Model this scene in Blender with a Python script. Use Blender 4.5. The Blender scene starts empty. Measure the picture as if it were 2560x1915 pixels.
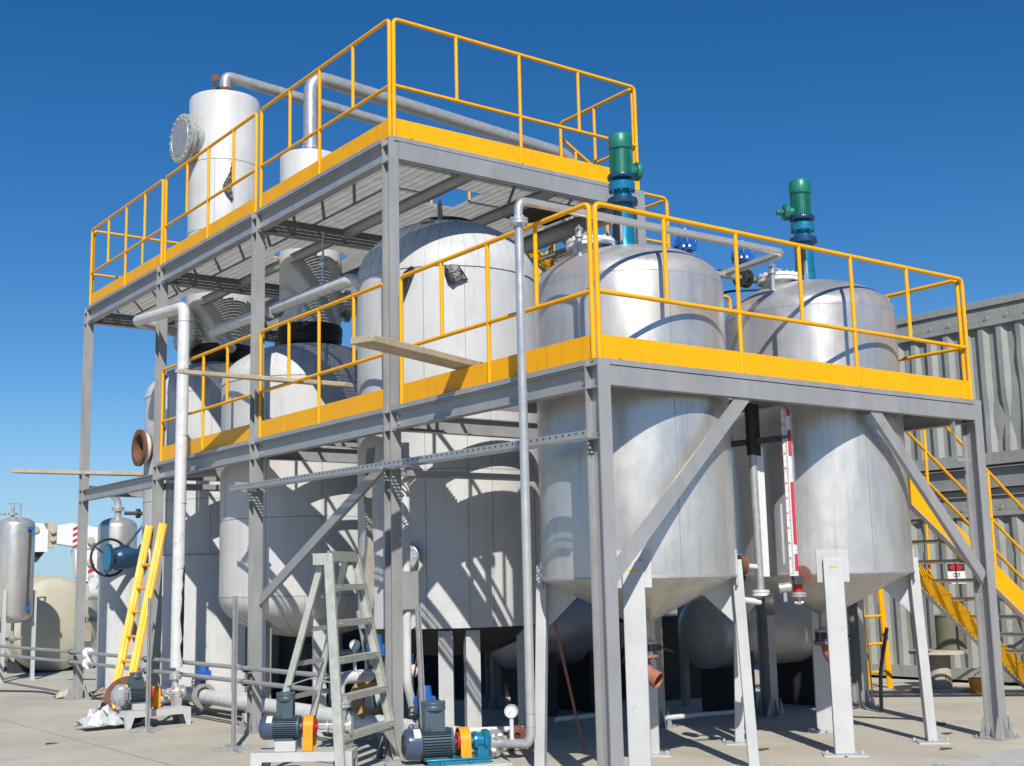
import bpy, bmesh, math, random
from mathutils import Vector, Matrix
random.seed(7)
PI = math.pi
S = bpy.context.scene
COL = S.collection
# ------------------------------------------------------------------ camera, sky, sun, exposure
cam = bpy.data.cameras.new("camera"); cam.sensor_width = 36.0; cam.lens = 44.19
cam.clip_start = 0.05; cam.clip_end = 6000
co = bpy.data.objects.new("camera", cam); COL.objects.link(co); S.camera = co
YAW, PIT, ROL = 0.6406, 0.1565, -0.0231
fw = Vector((math.sin(YAW)*math.cos(PIT), math.cos(YAW)*math.cos(PIT), math.sin(PIT)))
rt = Vector((math.cos(YAW), -math.sin(YAW), 0)); up = rt.cross(fw)
r2 = rt*math.cos(ROL)+up*math.sin(ROL); u2 = -rt*math.sin(ROL)+up*math.cos(ROL)
co.matrix_world = Matrix(((r2.x,u2.x,-fw.x,-5.904),(r2.y,u2.y,-fw.y,-6.8773),(r2.z,u2.z,-fw.z,1.5084),(0,0,0,1)))
SUN_AZ, SUN_EL = math.radians(60.0), math.radians(40.0)      # heading the light travels towards, and its height
ld = Vector((math.cos(SUN_AZ)*math.cos(SUN_EL), math.sin(SUN_AZ)*math.cos(SUN_EL), -math.sin(SUN_EL)))
sl = bpy.data.lights.new("sun", 'SUN'); sl.energy = 5.0; sl.angle = math.radians(0.5); sl.color = (1.0, 0.955, 0.88)
so = bpy.data.objects.new("sun", sl); COL.objects.link(so)
so.rotation_euler = ld.to_track_quat('-Z', 'Y').to_euler(); so.location = (-10, -20, 20)
W = bpy.data.worlds.new("World"); S.world = W; W.use_nodes = True
nt = W.node_tree; nt.nodes.clear()
sky = nt.nodes.new('ShaderNodeTexSky'); sky.sky_type = 'NISHITA'; sky.sun_disc = False
sky.sun_elevation = SUN_EL
sd = -ld
sky.sun_rotation = math.atan2(sd.x, sd.y)
sky.air_density = 0.9; sky.dust_density = 0.0; sky.ozone_density = 3.0; sky.altitude = 50
hs = nt.nodes.new('ShaderNodeHueSaturation'); hs.inputs['Saturation'].default_value = 1.34
bg = nt.nodes.new('ShaderNodeBackground'); bg.inputs['Strength'].default_value = 0.092
wo = nt.nodes.new('ShaderNodeOutputWorld')
nt.links.new(sky.outputs[0], hs.inputs['Color']); tn = nt.nodes.new('ShaderNodeMix'); tn.data_type = 'RGBA'; tn.blend_type = 'MULTIPLY'; tn.inputs[0].default_value = 1; tn.inputs[7].default_value = (0.90,0.97,1.06,1)
nt.links.new(hs.outputs[0], tn.inputs[6]); 
tcw = nt.nodes.new('ShaderNodeTexCoord'); sxyz = nt.nodes.new('ShaderNodeSeparateXYZ'); nt.links.new(tcw.outputs['Generated'], sxyz.inputs[0])
hz = nt.nodes.new('ShaderNodeMapRange'); hz.inputs['From Min'].default_value = 0.16; hz.inputs['From Max'].default_value = 0.0; hz.inputs['To Max'].default_value = 0.75; hz.interpolation_type = 'SMOOTHSTEP'
nt.links.new(sxyz.outputs['Z'], hz.inputs[0])
hm = nt.nodes.new('ShaderNodeMix'); hm.data_type = 'RGBA'; hm.inputs[7].default_value = (3.2,5.7,8.4,1); nt.links.new(hz.outputs[0], hm.inputs[0]); nt.links.new(tn.outputs[2], hm.inputs[6]); nt.links.new(hm.outputs[2], bg.inputs[0]); nt.links.new(bg.outputs[0], wo.inputs[0])
S.view_settings.view_transform = 'Standard'; S.view_settings.look = 'None'; S.view_settings.gamma = 1.0
S.view_settings.exposure = 0.0
S.render.engine = 'CYCLES'
S.cycles.max_bounces = 7; S.cycles.diffuse_bounces = 1; S.cycles.glossy_bounces = 4
# ------------------------------------------------------------------ materials
def mat(name, base, rough=0.5, metal=0.0, var=0.12, scale=3.0, dirt=None, dirt_amt=0.0, dirt_scale=4.0, dirt_lo=0.52, stretch=None, bump=0.0, bump_scale=20.0, rvar=0.1, spec=0.5, coat=0.0, trans=0.0, streak=0.0, streak_col=(0.25,0.23,0.2)):
    m = bpy.data.materials.new(name); m.use_nodes = True
    t = m.node_tree; b = t.nodes['Principled BSDF']
    b.inputs['Roughness'].default_value = rough; b.inputs['Metallic'].default_value = metal
    b.inputs['Specular IOR Level'].default_value = spec
    b.inputs['Coat Weight'].default_value = coat
    if trans: b.inputs['Transmission Weight'].default_value = trans
    tc = t.nodes.new('ShaderNodeTexCoord'); mp = t.nodes.new('ShaderNodeMapping')
    geo = t.nodes.new('ShaderNodeNewGeometry')
    t.links.new(geo.outputs['Position'], mp.inputs[0])
    if stretch: mp.inputs['Scale'].default_value = stretch
    n = t.nodes.new('ShaderNodeTexNoise'); n.inputs['Scale'].default_value = scale; n.inputs['Detail'].default_value = 6; n.inputs['Roughness'].default_value = 0.62
    t.links.new(mp.outputs[0], n.inputs['Vector'])
    cr = t.nodes.new('ShaderNodeMapRange'); cr.inputs['From Min'].default_value = 0.3; cr.inputs['From Max'].default_value = 0.7
    cr.inputs['To Min'].default_value = 1-var; cr.inputs['To Max'].default_value = 1+var
    t.links.new(n.outputs[0], cr.inputs[0])
    mx = t.nodes.new('ShaderNodeMix'); mx.data_type = 'RGBA'; mx.blend_type = 'MULTIPLY'; mx.inputs[0].default_value = 1
    mx.inputs[6].default_value = (*base, 1); t.links.new(cr.outputs[0], mx.inputs[7])
    out = mx.outputs[2]
    if dirt is not None:
        n2 = t.nodes.new('ShaderNodeTexNoise'); n2.inputs['Scale'].default_value = dirt_scale; n2.inputs['Detail'].default_value = 8; n2.inputs['Roughness'].default_value = 0.7
        t.links.new(mp.outputs[0], n2.inputs['Vector'])
        r2_ = t.nodes.new('ShaderNodeMapRange'); r2_.inputs['From Min'].default_value = dirt_lo; r2_.inputs['From Max'].default_value = dirt_lo+0.2*(1-max(0,dirt_lo-.52)*4)
        r2_.inputs['To Max'].default_value = dirt_amt
        t.links.new(n2.outputs[0], r2_.inputs[0])
        m2 = t.nodes.new('ShaderNodeMix'); m2.data_type = 'RGBA'; t.links.new(r2_.outputs[0], m2.inputs[0])
        t.links.new(out, m2.inputs[6]); m2.inputs[7].default_value = (*dirt, 1); out = m2.outputs[2]
    if streak:
        mp2 = t.nodes.new('ShaderNodeMapping'); mp2.inputs['Scale'].default_value = (7,7,0.55); t.links.new(geo.outputs['Position'], mp2.inputs[0])
        n4 = t.nodes.new('ShaderNodeTexNoise'); n4.inputs['Scale'].default_value = 1.6; n4.inputs['Detail'].default_value = 7; n4.inputs['Roughness'].default_value = 0.68
        t.links.new(mp2.outputs[0], n4.inputs['Vector'])
        r4 = t.nodes.new('ShaderNodeMapRange'); r4.inputs['From Min'].default_value = 0.5; r4.inputs['From Max'].default_value = 0.78; r4.inputs['To Max'].default_value = streak
        t.links.new(n4.outputs[0], r4.inputs[0])
        m5 = t.nodes.new('ShaderNodeMix'); m5.data_type = 'RGBA'; t.links.new(r4.outputs[0], m5.inputs[0]); t.links.new(out, m5.inputs[6]); m5.inputs[7].default_value = (*streak_col, 1); out = m5.outputs[2]
    t.links.new(out, b.inputs['Base Color'])
    rr = t.nodes.new('ShaderNodeMapRange'); rr.inputs['From Min'].default_value = 0.3; rr.inputs['From Max'].default_value = 0.7
    rr.inputs['To Min'].default_value = max(0.03, rough-rvar); rr.inputs['To Max'].default_value = min(1, rough+rvar)
    t.links.new(n.outputs[0], rr.inputs[0]); t.links.new(rr.outputs[0], b.inputs['Roughness'])
    if bump:
        n3 = t.nodes.new('ShaderNodeTexNoise'); n3.inputs['Scale'].default_value = bump_scale; n3.inputs['Detail'].default_value = 5
        t.links.new(mp.outputs[0], n3.inputs['Vector'])
        bp = t.nodes.new('ShaderNodeBump'); bp.inputs['Strength'].default_value = bump; bp.inputs['Distance'].default_value = 0.02
        t.links.new(n3.outputs[0], bp.inputs['Height']); t.links.new(bp.outputs[0], b.inputs['Normal'])
    return m
M = {}
M['yellow'] = mat('yellow_paint', (0.92,0.425,0.002), 0.45, 0, 0.06, 3, (0.24,0.10,0.03), 0.75, 16, dirt_lo=0.66, spec=0.3, bump=0.05, bump_scale=60, streak=0.4, streak_col=(0.50,0.25,0.02))
M['steel'] = mat('silver_painted_steel', (0.385,0.387,0.385), 0.46, 0.3, 0.10, 3, (0.25,0.22,0.19), 0.5, 7, dirt_lo=.58, stretch=(1,1,.5), bump=0.08, bump_scale=14, streak=0.5, streak_col=(0.30,0.285,0.27))
M['legs'] = mat('grey_white_leg_paint', (0.54,0.545,0.54), 0.5, 0.1, 0.06, 4, (0.38,0.30,0.22), 0.6, 9, dirt_lo=.62, streak=0.35, streak_col=(0.38,0.34,0.29))
M['tank'] = mat('brushed_steel_shell', (0.63,0.605,0.57), 0.36, 0.6, 0.12, 2.2, (0.36,0.36,0.35), 0.5, 2.5, stretch=(1,1,0.6), bump=0.10, bump_scale=3, rvar=0.10, streak=0.55, streak_col=(0.30,0.30,0.295))
M['clad'] = mat('white_aluminium_cladding', (0.58,0.58,0.57), 0.5, 0.0, 0.06, 1.6, (0.44,0.43,0.41), 0.5, 3.0, bump=0.22, bump_scale=2.2, streak=0.45, streak_col=(0.36,0.35,0.33))
M['pipe'] = mat('white_painted_pipe', (0.66,0.66,0.65), 0.42, 0.05, 0.06, 5, (0.30,0.29,0.27), 0.55, 11)
M['galv'] = mat('galvanised_steel', (0.46,0.46,0.455), 0.42, 0.5, 0.1, 14, rvar=0.1)
M['grate'] = mat('galvanised_grating', (0.40,0.405,0.39), 0.5, 0.25, 0.1, 6)
M['black'] = mat('black_rubber', (0.018,0.016,0.015), 0.6, 0, 0.3, 8)
M['seam'] = mat('dark_sealed_seam', (0.30,0.30,0.30), 0.6, 0, 0.1, 8)
M['primer'] = mat('red_oxide_primer', (0.36,0.15,0.085), 0.7, 0, 0.15, 9, (0.18,0.07,0.04), 0.5, 8)
M['rust'] = mat('rusty_iron', (0.17,0.07,0.04), 0.8, 0, 0.35, 12, (0.10,0.04,0.02), 0.6, 9, bump=0.2, bump_scale=50)
M['wood'] = mat('weathered_plank_wood', (0.46,0.38,0.26), 0.75, 0, 0.2, 7, (0.20,0.14,0.09), 0.6, 14, bump=0.25, bump_scale=40)
M['chrome'] = mat('polished_steel', (0.66,0.64,0.61), 0.30, 0.6, 0.06, 8, rvar=0.08)
M['teal'] = mat('metallic_blue_paint', (0.015,0.23,0.37), 0.30, 0.4, 0.15, 7, (0.01,0.05,0.08), 0.5, 10, coat=0.3)
M['green'] = mat('green_motor_paint', (0.015,0.19,0.14), 0.4, 0.1, 0.15, 9, (0.02,0.05,0.04), 0.6, 14)
M['blue'] = mat('bright_blue_enamel', (0.018,0.12,0.42), 0.38, 0, 0.12, 9, (0.02,0.06,0.15), 0.4, 12)
M['navy'] = mat('dark_blue_paint', (0.015,0.06,0.13), 0.35, 0.1, 0.2, 8, (0.03,0.03,0.03), 0.5, 9)
M['cyan'] = mat('turquoise_coating', (0.02,0.20,0.34), 0.5, 0, 0.1, 8)
M['slate'] = mat('slate_blue_motor_paint', (0.065,0.10,0.125), 0.38, 0.1, 0.1, 9, (0.10,0.09,0.08), 0.3, 12)
M['fan'] = mat('fan_cover_paint', (0.07,0.10,0.16), 0.25, 0.2, 0.08, 9)
M['orange'] = mat('orange_guard_paint', (0.82,0.33,0.01), 0.4, 0, 0.06, 8)
M['red'] = mat('red_paint', (0.5,0.03,0.03), 0.45, 0, 0.1, 8)
M['white'] = mat('white_enamel', (0.78,0.78,0.77), 0.4, 0, 0.04, 8)
M['cream'] = mat('cream_tank_paint', (0.52,0.48,0.36), 0.4, 0, 0.07, 2.5, (0.40,0.35,0.24), 0.5, 4)
M['cont'] = mat('grey_green_container_paint', (0.35,0.36,0.325), 0.55, 0, 0.09, 2.5, (0.22,0.21,0.19), 0.55, 3.5, bump=0.25, bump_scale=2.5, streak=0.6, streak_col=(0.22,0.20,0.17))
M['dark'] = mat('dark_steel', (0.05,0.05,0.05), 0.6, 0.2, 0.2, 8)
M['gasket'] = mat('dark_gap', (0.015,0.015,0.015), 0.8, 0, 0.1, 8)  # near black colour that stands in for shade inside openings
M['alu'] = mat('weathered_aluminium', (0.50,0.51,0.45), 0.45, 0.35, 0.1, 10, (0.28,0.31,0.22), 0.5, 12)
M['foil'] = mat('crumpled_foil', (0.78,0.79,0.80), 0.3, 0.4, 0.1, 10, bump=0.6, bump_scale=25)
M['film'] = mat('clear_plastic_film', (0.72,0.74,0.75), 0.2, 0, 0.1, 10, bump=0.5, bump_scale=25, trans=0.55)
M['torn'] = mat('torn_black_lining', (0.02,0.02,0.02), 0.35, 0.1, 0.3, 10, bump=0.5, bump_scale=25)
M['darkdome'] = mat('grey_vessel_paint', (0.42,0.41,0.40), 0.42, 0.4, 0.12, 3, (0.30,0.30,0.29), 0.5, 4)
M['insul'] = mat('torn_insulation', (0.33,0.30,0.25), 0.85, 0, 0.2, 6, (0.15,0.13,0.11), 0.6, 9, bump=0.4, bump_scale=25)
M['card'] = mat('brown_cardboard', (0.42,0.26,0.10), 0.8, 0, 0.15, 8, (0.2,0.12,0.05), 0.5, 8)
M['spool'] = mat('pale_drum_wood', (0.50,0.44,0.34), 0.75, 0, 0.15, 9, (0.25,0.2,0.14), 0.5, 10)
M['moss'] = mat('olive_drum_paint', (0.15,0.15,0.10), 0.7, 0, 0.15, 7)
M['leaf'] = mat('far_tree_foliage', (0.035,0.055,0.035), 0.8, 0, 0.3, 2)
M['trunk'] = mat('tree_bark', (0.12,0.09,0.06), 0.9, 0, 0.2, 5)
M['tick'] = mat('black_print', (0.03,0.03,0.03), 0.6)
M['redpr'] = mat('red_print', (0.55,0.02,0.05), 0.5)
M['whpr'] = mat('white_chalk', (0.75,0.75,0.72), 0.8)
# concrete yard
def concrete():
    m = bpy.data.materials.new('yard_concrete'); m.use_nodes = True; t = m.node_tree; b = t.nodes['Principled BSDF']
    geo = t.nodes.new('ShaderNodeNewGeometry')
    def noise(sc, det=8, rg=0.65):
        n = t.nodes.new('ShaderNodeTexNoise'); n.inputs['Scale'].default_value = sc; n.inputs['Detail'].default_value = det; n.inputs['Roughness'].default_value = rg
        t.links.new(geo.outputs['Position'], n.inputs['Vector']); return n
    r = t.nodes.new('ShaderNodeValToRGB'); n1 = noise(0.7)
    r.color_ramp.elements[0].position = 0.32; r.color_ramp.elements[0].color = (0.43,0.39,0.315,1)
    r.color_ramp.elements[1].position = 0.68; r.color_ramp.elements[1].color = (0.56,0.515,0.42,1)
    t.links.new(n1.outputs[0], r.inputs[0])
    n2 = noise(24, 6, 0.7); mr = t.nodes.new('ShaderNodeMapRange'); mr.inputs['From Min'].default_value = 0.25; mr.inputs['From Max'].default_value = 0.75
    mr.inputs['To Min'].default_value = 0.86; mr.inputs['To Max'].default_value = 1.12; t.links.new(n2.outputs[0], mr.inputs[0])
    mx = t.nodes.new('ShaderNodeMix'); mx.data_type = 'RGBA'; mx.blend_type = 'MULTIPLY'; mx.inputs[0].default_value = 1
    t.links.new(r.outputs[0], mx.inputs[6]); t.links.new(mr.outputs[0], mx.inputs[7])
    n3 = noise(2.6, 10, 0.72); m3 = t.nodes.new('ShaderNodeMapRange'); m3.inputs['From Min'].default_value = 0.58; m3.inputs['From Max'].default_value = 0.74; m3.inputs['To Max'].default_value = 0.5
    t.links.new(n3.outputs[0], m3.inputs[0])
    m4 = t.nodes.new('ShaderNodeMix'); m4.data_type = 'RGBA'; t.links.new(m3.outputs[0], m4.inputs[0]); t.links.new(mx.outputs[2], m4.inputs[6]); m4.inputs[7].default_value = (0.29,0.26,0.21,1)
    t.links.new(m4.outputs[2], b.inputs['Base Color']); b.inputs['Roughness'].default_value = 0.85
    bp = t.nodes.new('ShaderNodeBump'); bp.inputs['Strength'].default_value = 0.2; bp.inputs['Distance'].default_value = 0.02
    t.links.new(n2.outputs[0], bp.inputs['Height']); t.links.new(bp.outputs[0], b.inputs['Normal'])
    return m
M['concrete'] = concrete()
M['plinth'] = mat('pale_plinth_concrete', (0.46,0.45,0.41), 0.85, 0, 0.12, 5, (0.28,0.26,0.22), 0.5, 7, bump=0.2, bump_scale=40)
M['joint'] = mat('concrete_joint', (0.33,0.305,0.255), 0.9, 0, 0.2, 9)
M['stain'] = mat('dark_ground_stain', (0.13,0.115,0.095), 0.8, 0, 0.2, 9)
M['earth'] = mat('far_dry_ground', (0.30,0.27,0.20), 0.95, 0, 0.2, 0.2)
# ------------------------------------------------------------------ mesh helpers
V = Vector
def frame(d):
    d = V(d).normalized(); a = V((0,0,1)) if abs(d.z) < 0.95 else V((1,0,0))
    u = a.cross(d).normalized(); v = d.cross(u).normalized(); return u, v, d
class MB:
    def __init__(s): s.v = []; s.f = []
    def add(s, vs, fs):
        o = len(s.v); s.v += [tuple(p) for p in vs]; s.f += [tuple(i+o for i in f) for f in fs]; return s
    def box(s, x0, y0, z0, x1, y1, z1):
        vs = [(x0,y0,z0),(x1,y0,z0),(x1,y1,z0),(x0,y1,z0),(x0,y0,z1),(x1,y0,z1),(x1,y1,z1),(x0,y1,z1)]
        return s.add(vs, [(0,3,2,1),(4,5,6,7),(0,1,5,4),(1,2,6,5),(2,3,7,6),(3,0,4,7)])
    def obox(s, c, sx, sy, sz, ux, uy=None):
        ux = V(ux).normalized()
        if uy is None: uy = V((0,0,1)).cross(ux)
        uy = V(uy).normalized(); uz = ux.cross(uy); c = V(c); vs = []
        for k in (-.5,.5):
            for i, j in ((-.5,-.5),(.5,-.5),(.5,.5),(-.5,.5)): vs.append(c+ux*(i*sx)+uy*(j*sy)+uz*(k*sz))
        return s.add(vs, [(0,3,2,1),(4,5,6,7),(0,1,5,4),(1,2,6,5),(2,3,7,6),(3,0,4,7)])
    def bar(s, p, q, w, h, side=None):          # rectangular bar p->q ; w along side, h along the third axis
        p, q = V(p), V(q); d = (q-p)
        if side is None: side = frame(d)[0]
        return s.obox((p+q)/2, d.length, w, h, d, V(side))
    def prism(s, pts, n):                       # closed 3d polygon extruded by vector n
        k = len(pts); n = V(n); vs = [V(p) for p in pts]+[V(p)+n for p in pts]
        return s.add(vs, [tuple(range(k-1,-1,-1)), tuple(range(k,2*k))]+[(i,(i+1)%k,k+(i+1)%k,k+i) for i in range(k)])
    def lathe(s, o, ax, prof, n=32):            # prof: [(r, z)...] along ax
        u, v, d = frame(ax); o = V(o); vs = []; fs = []
        for r, z in prof:
            for i in range(n):
                a = 2*PI*i/n; vs.append(o+d*z+u*(r*math.cos(a))+v*(r*math.sin(a)))
        for k in range(len(prof)-1):
            for i in range(n):
                j = (i+1) % n; fs.append((k*n+i, k*n+j, (k+1)*n+j, (k+1)*n+i))
        if prof[0][0] > 1e-6: fs.append(tuple(range(n-1,-1,-1)))
        if prof[-1][0] > 1e-6: fs.append(tuple(range((len(prof)-1)*n, len(prof)*n)))
        return s.add(vs, fs)
    def cyl(s, p, q, r, n=20, r2=None):
        p, q = V(p), V(q); return s.lathe(p, q-p, [(r,0),(r if r2 is None else r2,(q-p).length)], n)
    def ring(s, o, ax, ri, ro, h, n=32):        # open washer / pipe piece
        return s.lathe_open(o, ax, [(ri,0),(ro,0),(ro,h),(ri,h),(ri,0)], n)
    def lathe_open(s, o, ax, prof, n=32):
        u, v, d = frame(ax); o = V(o); vs = []; fs = []
        for r, z in prof:
            for i in range(n):
                a = 2*PI*i/n; vs.append(o+d*z+u*(r*math.cos(a))+v*(r*math.sin(a)))
        for k in range(len(prof)-1):
            for i in range(n):
                j = (i+1) % n; fs.append((k*n+i, k*n+j, (k+1)*n+j, (k+1)*n+i))
        return s.add(vs, fs)
    def tube(s, pts, r, n=14, bend=0.0, closed=False):
        P = [V(p) for p in pts]; path = []
        if closed: path = P
        else:
            for i, p in enumerate(P):
                if 0 < i < len(P)-1 and bend > 0:
                    a = (P[i-1]-p); b = (P[i+1]-p); k = min(bend, a.length*.49, b.length*.49)
                    a = p+a.normalized()*k; b = p+b.normalized()*k
                    for t in (0,.17,.34,.5,.66,.83,1): path.append(a*(1-t)**2+p*(2*t*(1-t))+b*t*t)
                else: path.append(p)
        m = len(path); rings = []; u = None
        for i in range(m):
            if closed: d = path[(i+1)%m]-path[i-1]
            else: d = path[min(i+1,m-1)]-path[max(i-1,0)]
            d.normalize()
            if u is None: u = frame(d)[0]
            u = (u-d*u.dot(d)).normalized(); v = d.cross(u)
            rings += [path[i]+u*(r*math.cos(2*PI*k/n))+v*(r*math.sin(2*PI*k/n)) for k in range(n)]
        fs = []
        for i in range(m if closed else m-1):
            a = i*n; b = ((i+1)%m)*n
            for k in range(n): fs.append((a+k, a+(k+1)%n, b+(k+1)%n, b+k))
        if not closed: fs += [tuple(range(n-1,-1,-1)), tuple(range((m-1)*n, m*n))]
        return s.add(rings, fs)
    def hbeam(s, p, q, upv, b, h, tf=0.011, tw=0.008):   # flanges at +-h/2 along upv, width b
        p, q = V(p), V(q); d = (q-p).normalized(); w = V(upv); w = (w-d*w.dot(d)).normalized(); sd = d.cross(w)
        for k in (1,-1):
            c = w*(k*(h-tf)/2); s.obox((p+q)/2+c, (q-p).length, b, tf, d, sd)
        s.obox((p+q)/2, (q-p).length, tw, h-2*tf, d, sd); return s
    def bolts(s, o, ax, rad, n, r=0.008, h=0.012, ph=0.0):
        u, v, d = frame(ax)
        for i in range(n):
            a = 2*PI*i/n+ph; c = V(o)+u*(rad*math.cos(a))+v*(rad*math.sin(a)); s.cyl(c, c+d*h, r, 6)
        return s
    def build(s, name, m, parent=None, bevel=0.0, sharp=35):
        off = V((0,0,0)); q = parent
        while q is not None: off += q.location; q = q.parent
        me = bpy.data.meshes.new(name); me.from_pydata([V(p)-off for p in s.v], [], s.f); me.update()
        bm = bmesh.new(); bm.from_mesh(me); bmesh.ops.recalc_face_normals(bm, faces=bm.faces); bm.to_mesh(me); bm.free()
        me.polygons.foreach_set('use_smooth', [True]*len(me.polygons)); me.set_sharp_from_angle(angle=math.radians(sharp))
        me.materials.append(m if not isinstance(m, str) else M[m])
        o = bpy.data.objects.new(name, me); COL.objects.link(o); o.parent = parent
        if bevel:
            bv = o.modifiers.new('bevel', 'BEVEL'); bv.width = bevel; bv.segments = 2; bv.limit_method = 'ANGLE'; bv.angle_limit = math.radians(40)
        return o
def tag(o, label, cat, group=None, kind=None):
    o['label'] = label; o['category'] = cat
    if group: o['group'] = group
    if kind: o['kind'] = kind
    return o
def thing(name, loc, label, cat, group=None):
    o = bpy.data.objects.new(name, None); o.empty_display_size = 0.1; COL.objects.link(o); o.location = loc
    return tag(o, label, cat, group)
def text(body, size, origin, ux, uy, m, name, parent, depth=0.001):
    cu = bpy.data.curves.new(name, 'FONT'); cu.body = body; cu.size = size; cu.extrude = depth; cu.align_x = 'CENTER'; cu.align_y = 'CENTER'
    t = bpy.data.objects.new(name, cu); COL.objects.link(t); bpy.context.view_layer.update()
    me = bpy.data.meshes.new_from_object(t.evaluated_get(bpy.context.evaluated_depsgraph_get())); bpy.data.objects.remove(t)
    ux = V(ux).normalized(); uy = V(uy).normalized(); uz = ux.cross(uy); off = V((0,0,0)); q = parent
    while q is not None: off += q.location; q = q.parent
    for v in me.vertices: v.co = V(origin)+ux*v.co.x+uy*v.co.y+uz*v.co.z-off
    me.materials.clear(); me.materials.append(M[m]); o = bpy.data.objects.new(name, me); COL.objects.link(o); o.parent = parent; return o
# ------------------------------------------------------------------ ground
X1, X2, Z1, Z2, T, MID, HR = 4.63, 3.11, 3.10, 5.67, 0.183, 0.512, 1.2
YC = [0.0, 2.88, 5.73, 8.60, 11.52]
g = MB(); g.add([(-3000,-3000,-0.06),(3000,-3000,-0.06),(3000,3000,-0.06),(-3000,3000,-0.06)], [(0,1,2,3)])
o = g.build('ground', 'earth'); o['kind'] = 'structure'; o['label'] = 'dry open ground beyond the concrete yard'
o['category'] = 'ground'
g = MB(); g.box(-40,-14,-0.5,40,26,0.0); o = g.build('concrete_yard', 'concrete'); o['kind'] = 'structure'; o['label'] = 'pale concrete yard slab under the plant'; o['category'] = 'pavement'
jb = MB()
for x in (-5.2,-1.6,2.0,5.6): jb.add([(x-.003,-14,.004),(x+.003,-14,.004),(x+.003,26,.004),(x-.003,26,.004)], [(0,1,2,3)])
for y in (-3.1,1.9,6.9,11.9,16.9): jb.add([(-40,y-.003,.0055),(40,y-.003,.0055),(40,y+.003,.0055),(-40,y+.003,.0055)], [(0,1,2,3)])
o = jb.build('slab_joint', 'joint'); o['kind'] = 'structure'; o['label'] = 'thin straight joints between the yard slabs'; o['category'] = 'pavement'
sb = MB()
def blot(x, y, r, z):
    k = 18; ph = random.random()*6; pts = []
    for i in range(k):
        a = 2*PI*i/k; q = r*(0.75+0.25*math.sin(3*a+ph)+0.18*random.random()); pts.append((x+q*math.cos(a)*1.5, y+q*math.sin(a), z))
    sb.add(pts, [tuple(range(k))])
for i, (x, y, r) in enumerate(((-2.4,8.6,.12),(1.9,1.6,.10),(2.2,2.2,.07),(3.7,-.1,.05),(2.6,1.0,.06),(-1.9,6.4,.05),(1.2,-.6,.09),(4.6,.5,.05),(5.2,1.0,.07))): blot(x, y, r, .007+i*.0004)
o = sb.build('ground_stain', 'stain'); o['kind'] = 'structure'; o['label'] = 'small dark damp stains on the concrete yard'; o['category'] = 'pavement'
g = MB(); g.box(2.7,-2.0,0,6.2,-0.68,0.045); o = g.build('kerb', 'plinth', bevel=.01); o['kind'] = 'structure'; o['label'] = 'low pale concrete edge at the lower right'; o['category'] = 'kerb'
# grit and pebbles
gr = MB()
for i in range(420):
    x, y = random.uniform(-3,6), random.uniform(-1.5,11); s = random.uniform(.003,.009)
    gr.lathe((x,y,0), (0,0,1), [(s,0),(s*.8,s*.7),(0,s)], 5)
o = gr.build('grit', 'plinth'); tag(o, 'scattered small grit and pebbles on the concrete', 'grit', kind='stuff')
# ------------------------------------------------------------------ steel frame
FR = thing('steel_platform_frame', (0,0,0), 'silver painted two level steel frame carrying the yellow railed decks', 'platform frame')
def column(x, y, h, gusset=True):
    w_, h_ = (.106,.128) if (x == 0 and y > 1) else (.114,.155)
    c = MB(); c.hbeam((x,y,.012),(x,y,h),(0,1,0),w_,h_,.011,.008)
    o = c.build('column', 'steel', FR)
    b = MB(); b.box(x-.15,y-.15,0.001,x+.15,y+.15,.014)
    if gusset:
        for sx in (-1,1):
            for sy in (-.0845,.0705):
                b.prism([(x+sx*.076,y+sy,.014),(x+sx*.145,y+sy,.014),(x+sx*.135,y+sy,.04),(x+sx*.076,y+sy,.2)], (0,.012,0))
        for sy in (-1,1): b.prism([(x-.006,y+sy*.0785,.014),(x-.006,y+sy*.145,.014),(x-.006,y+sy*.135,.04),(x-.006,y+sy*.0785,.2)], (.012,0,0))
    b.bolts((x,y,.014),(0,0,1),.18,4,.011,.02,PI/4)
    b.build('base_plate', 'steel', FR)
for x, y, h in ((0,0,Z1-.005),(X1,0,Z1-.005),(0,2.88,Z2-.005),(0,5.73,Z2-.005),(0,8.6,Z2-.005),(0,11.52,Z2-.005),(X2,2.88,Z2-.005),(X2,5.73,Z2-.005),(X2,8.6,Z2-.005),(X2,11.52,Z2-.005),(X1,2.72,Z1-.1),(6.02,2.6,2.9)):
    column(x, y, h)
def fbeam(p, q, b, h, name='beam'):
    k = MB(); k.hbeam(p, q, (0,0,1), b, h, .010, .007); return k.build(name, 'steel', FR)
def chan(p, q, out, b, h):       # channel with its web flush on the outside
    p, q, out = V(p), V(q), V(out); d = (q-p).normalized(); k = MB(); c = (p+q)/2; L = (q-p).length
    k.obox(c+out*(b/2-.005), L, .010, h, d, out)
    for s in (1,-1): k.obox(c+V((0,0,s*(h/2-.006)))-out*.005, L, b-.010, .012, d, out)
    return k.build('beam', 'steel', FR)
zb = Z1-.045-.085
chan((.058,-.035,zb+.006),(X1-.058,-.035,zb+.006),(0,-1,0),.07,.143)
e = MB(); e.box(.0,-.072,Z1-.044,X1+.07,.02,Z1-.002); e.build('deck_edge', 'steel', FR)
for a, b in ((0,2.88),(2.88,5.73),(5.73,8.6)):
    fbeam((0,a+.08,zb),(0,b-.08,zb),.10,.165)
    e = MB(); e.box(-.06,a+.082,Z1-.044,.05,b-.082,Z1-.002); e.build('deck_edge', 'steel', FR)
fbeam((0,8.68,2.88),(0,11.44,2.88),.10,.165)
fbeam((.08,11.52,2.95),(X2-.08,11.52,2.95),.10,.15)
fbeam((X1,.08,zb),(X1,2.64,zb),.10,.165)
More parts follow.
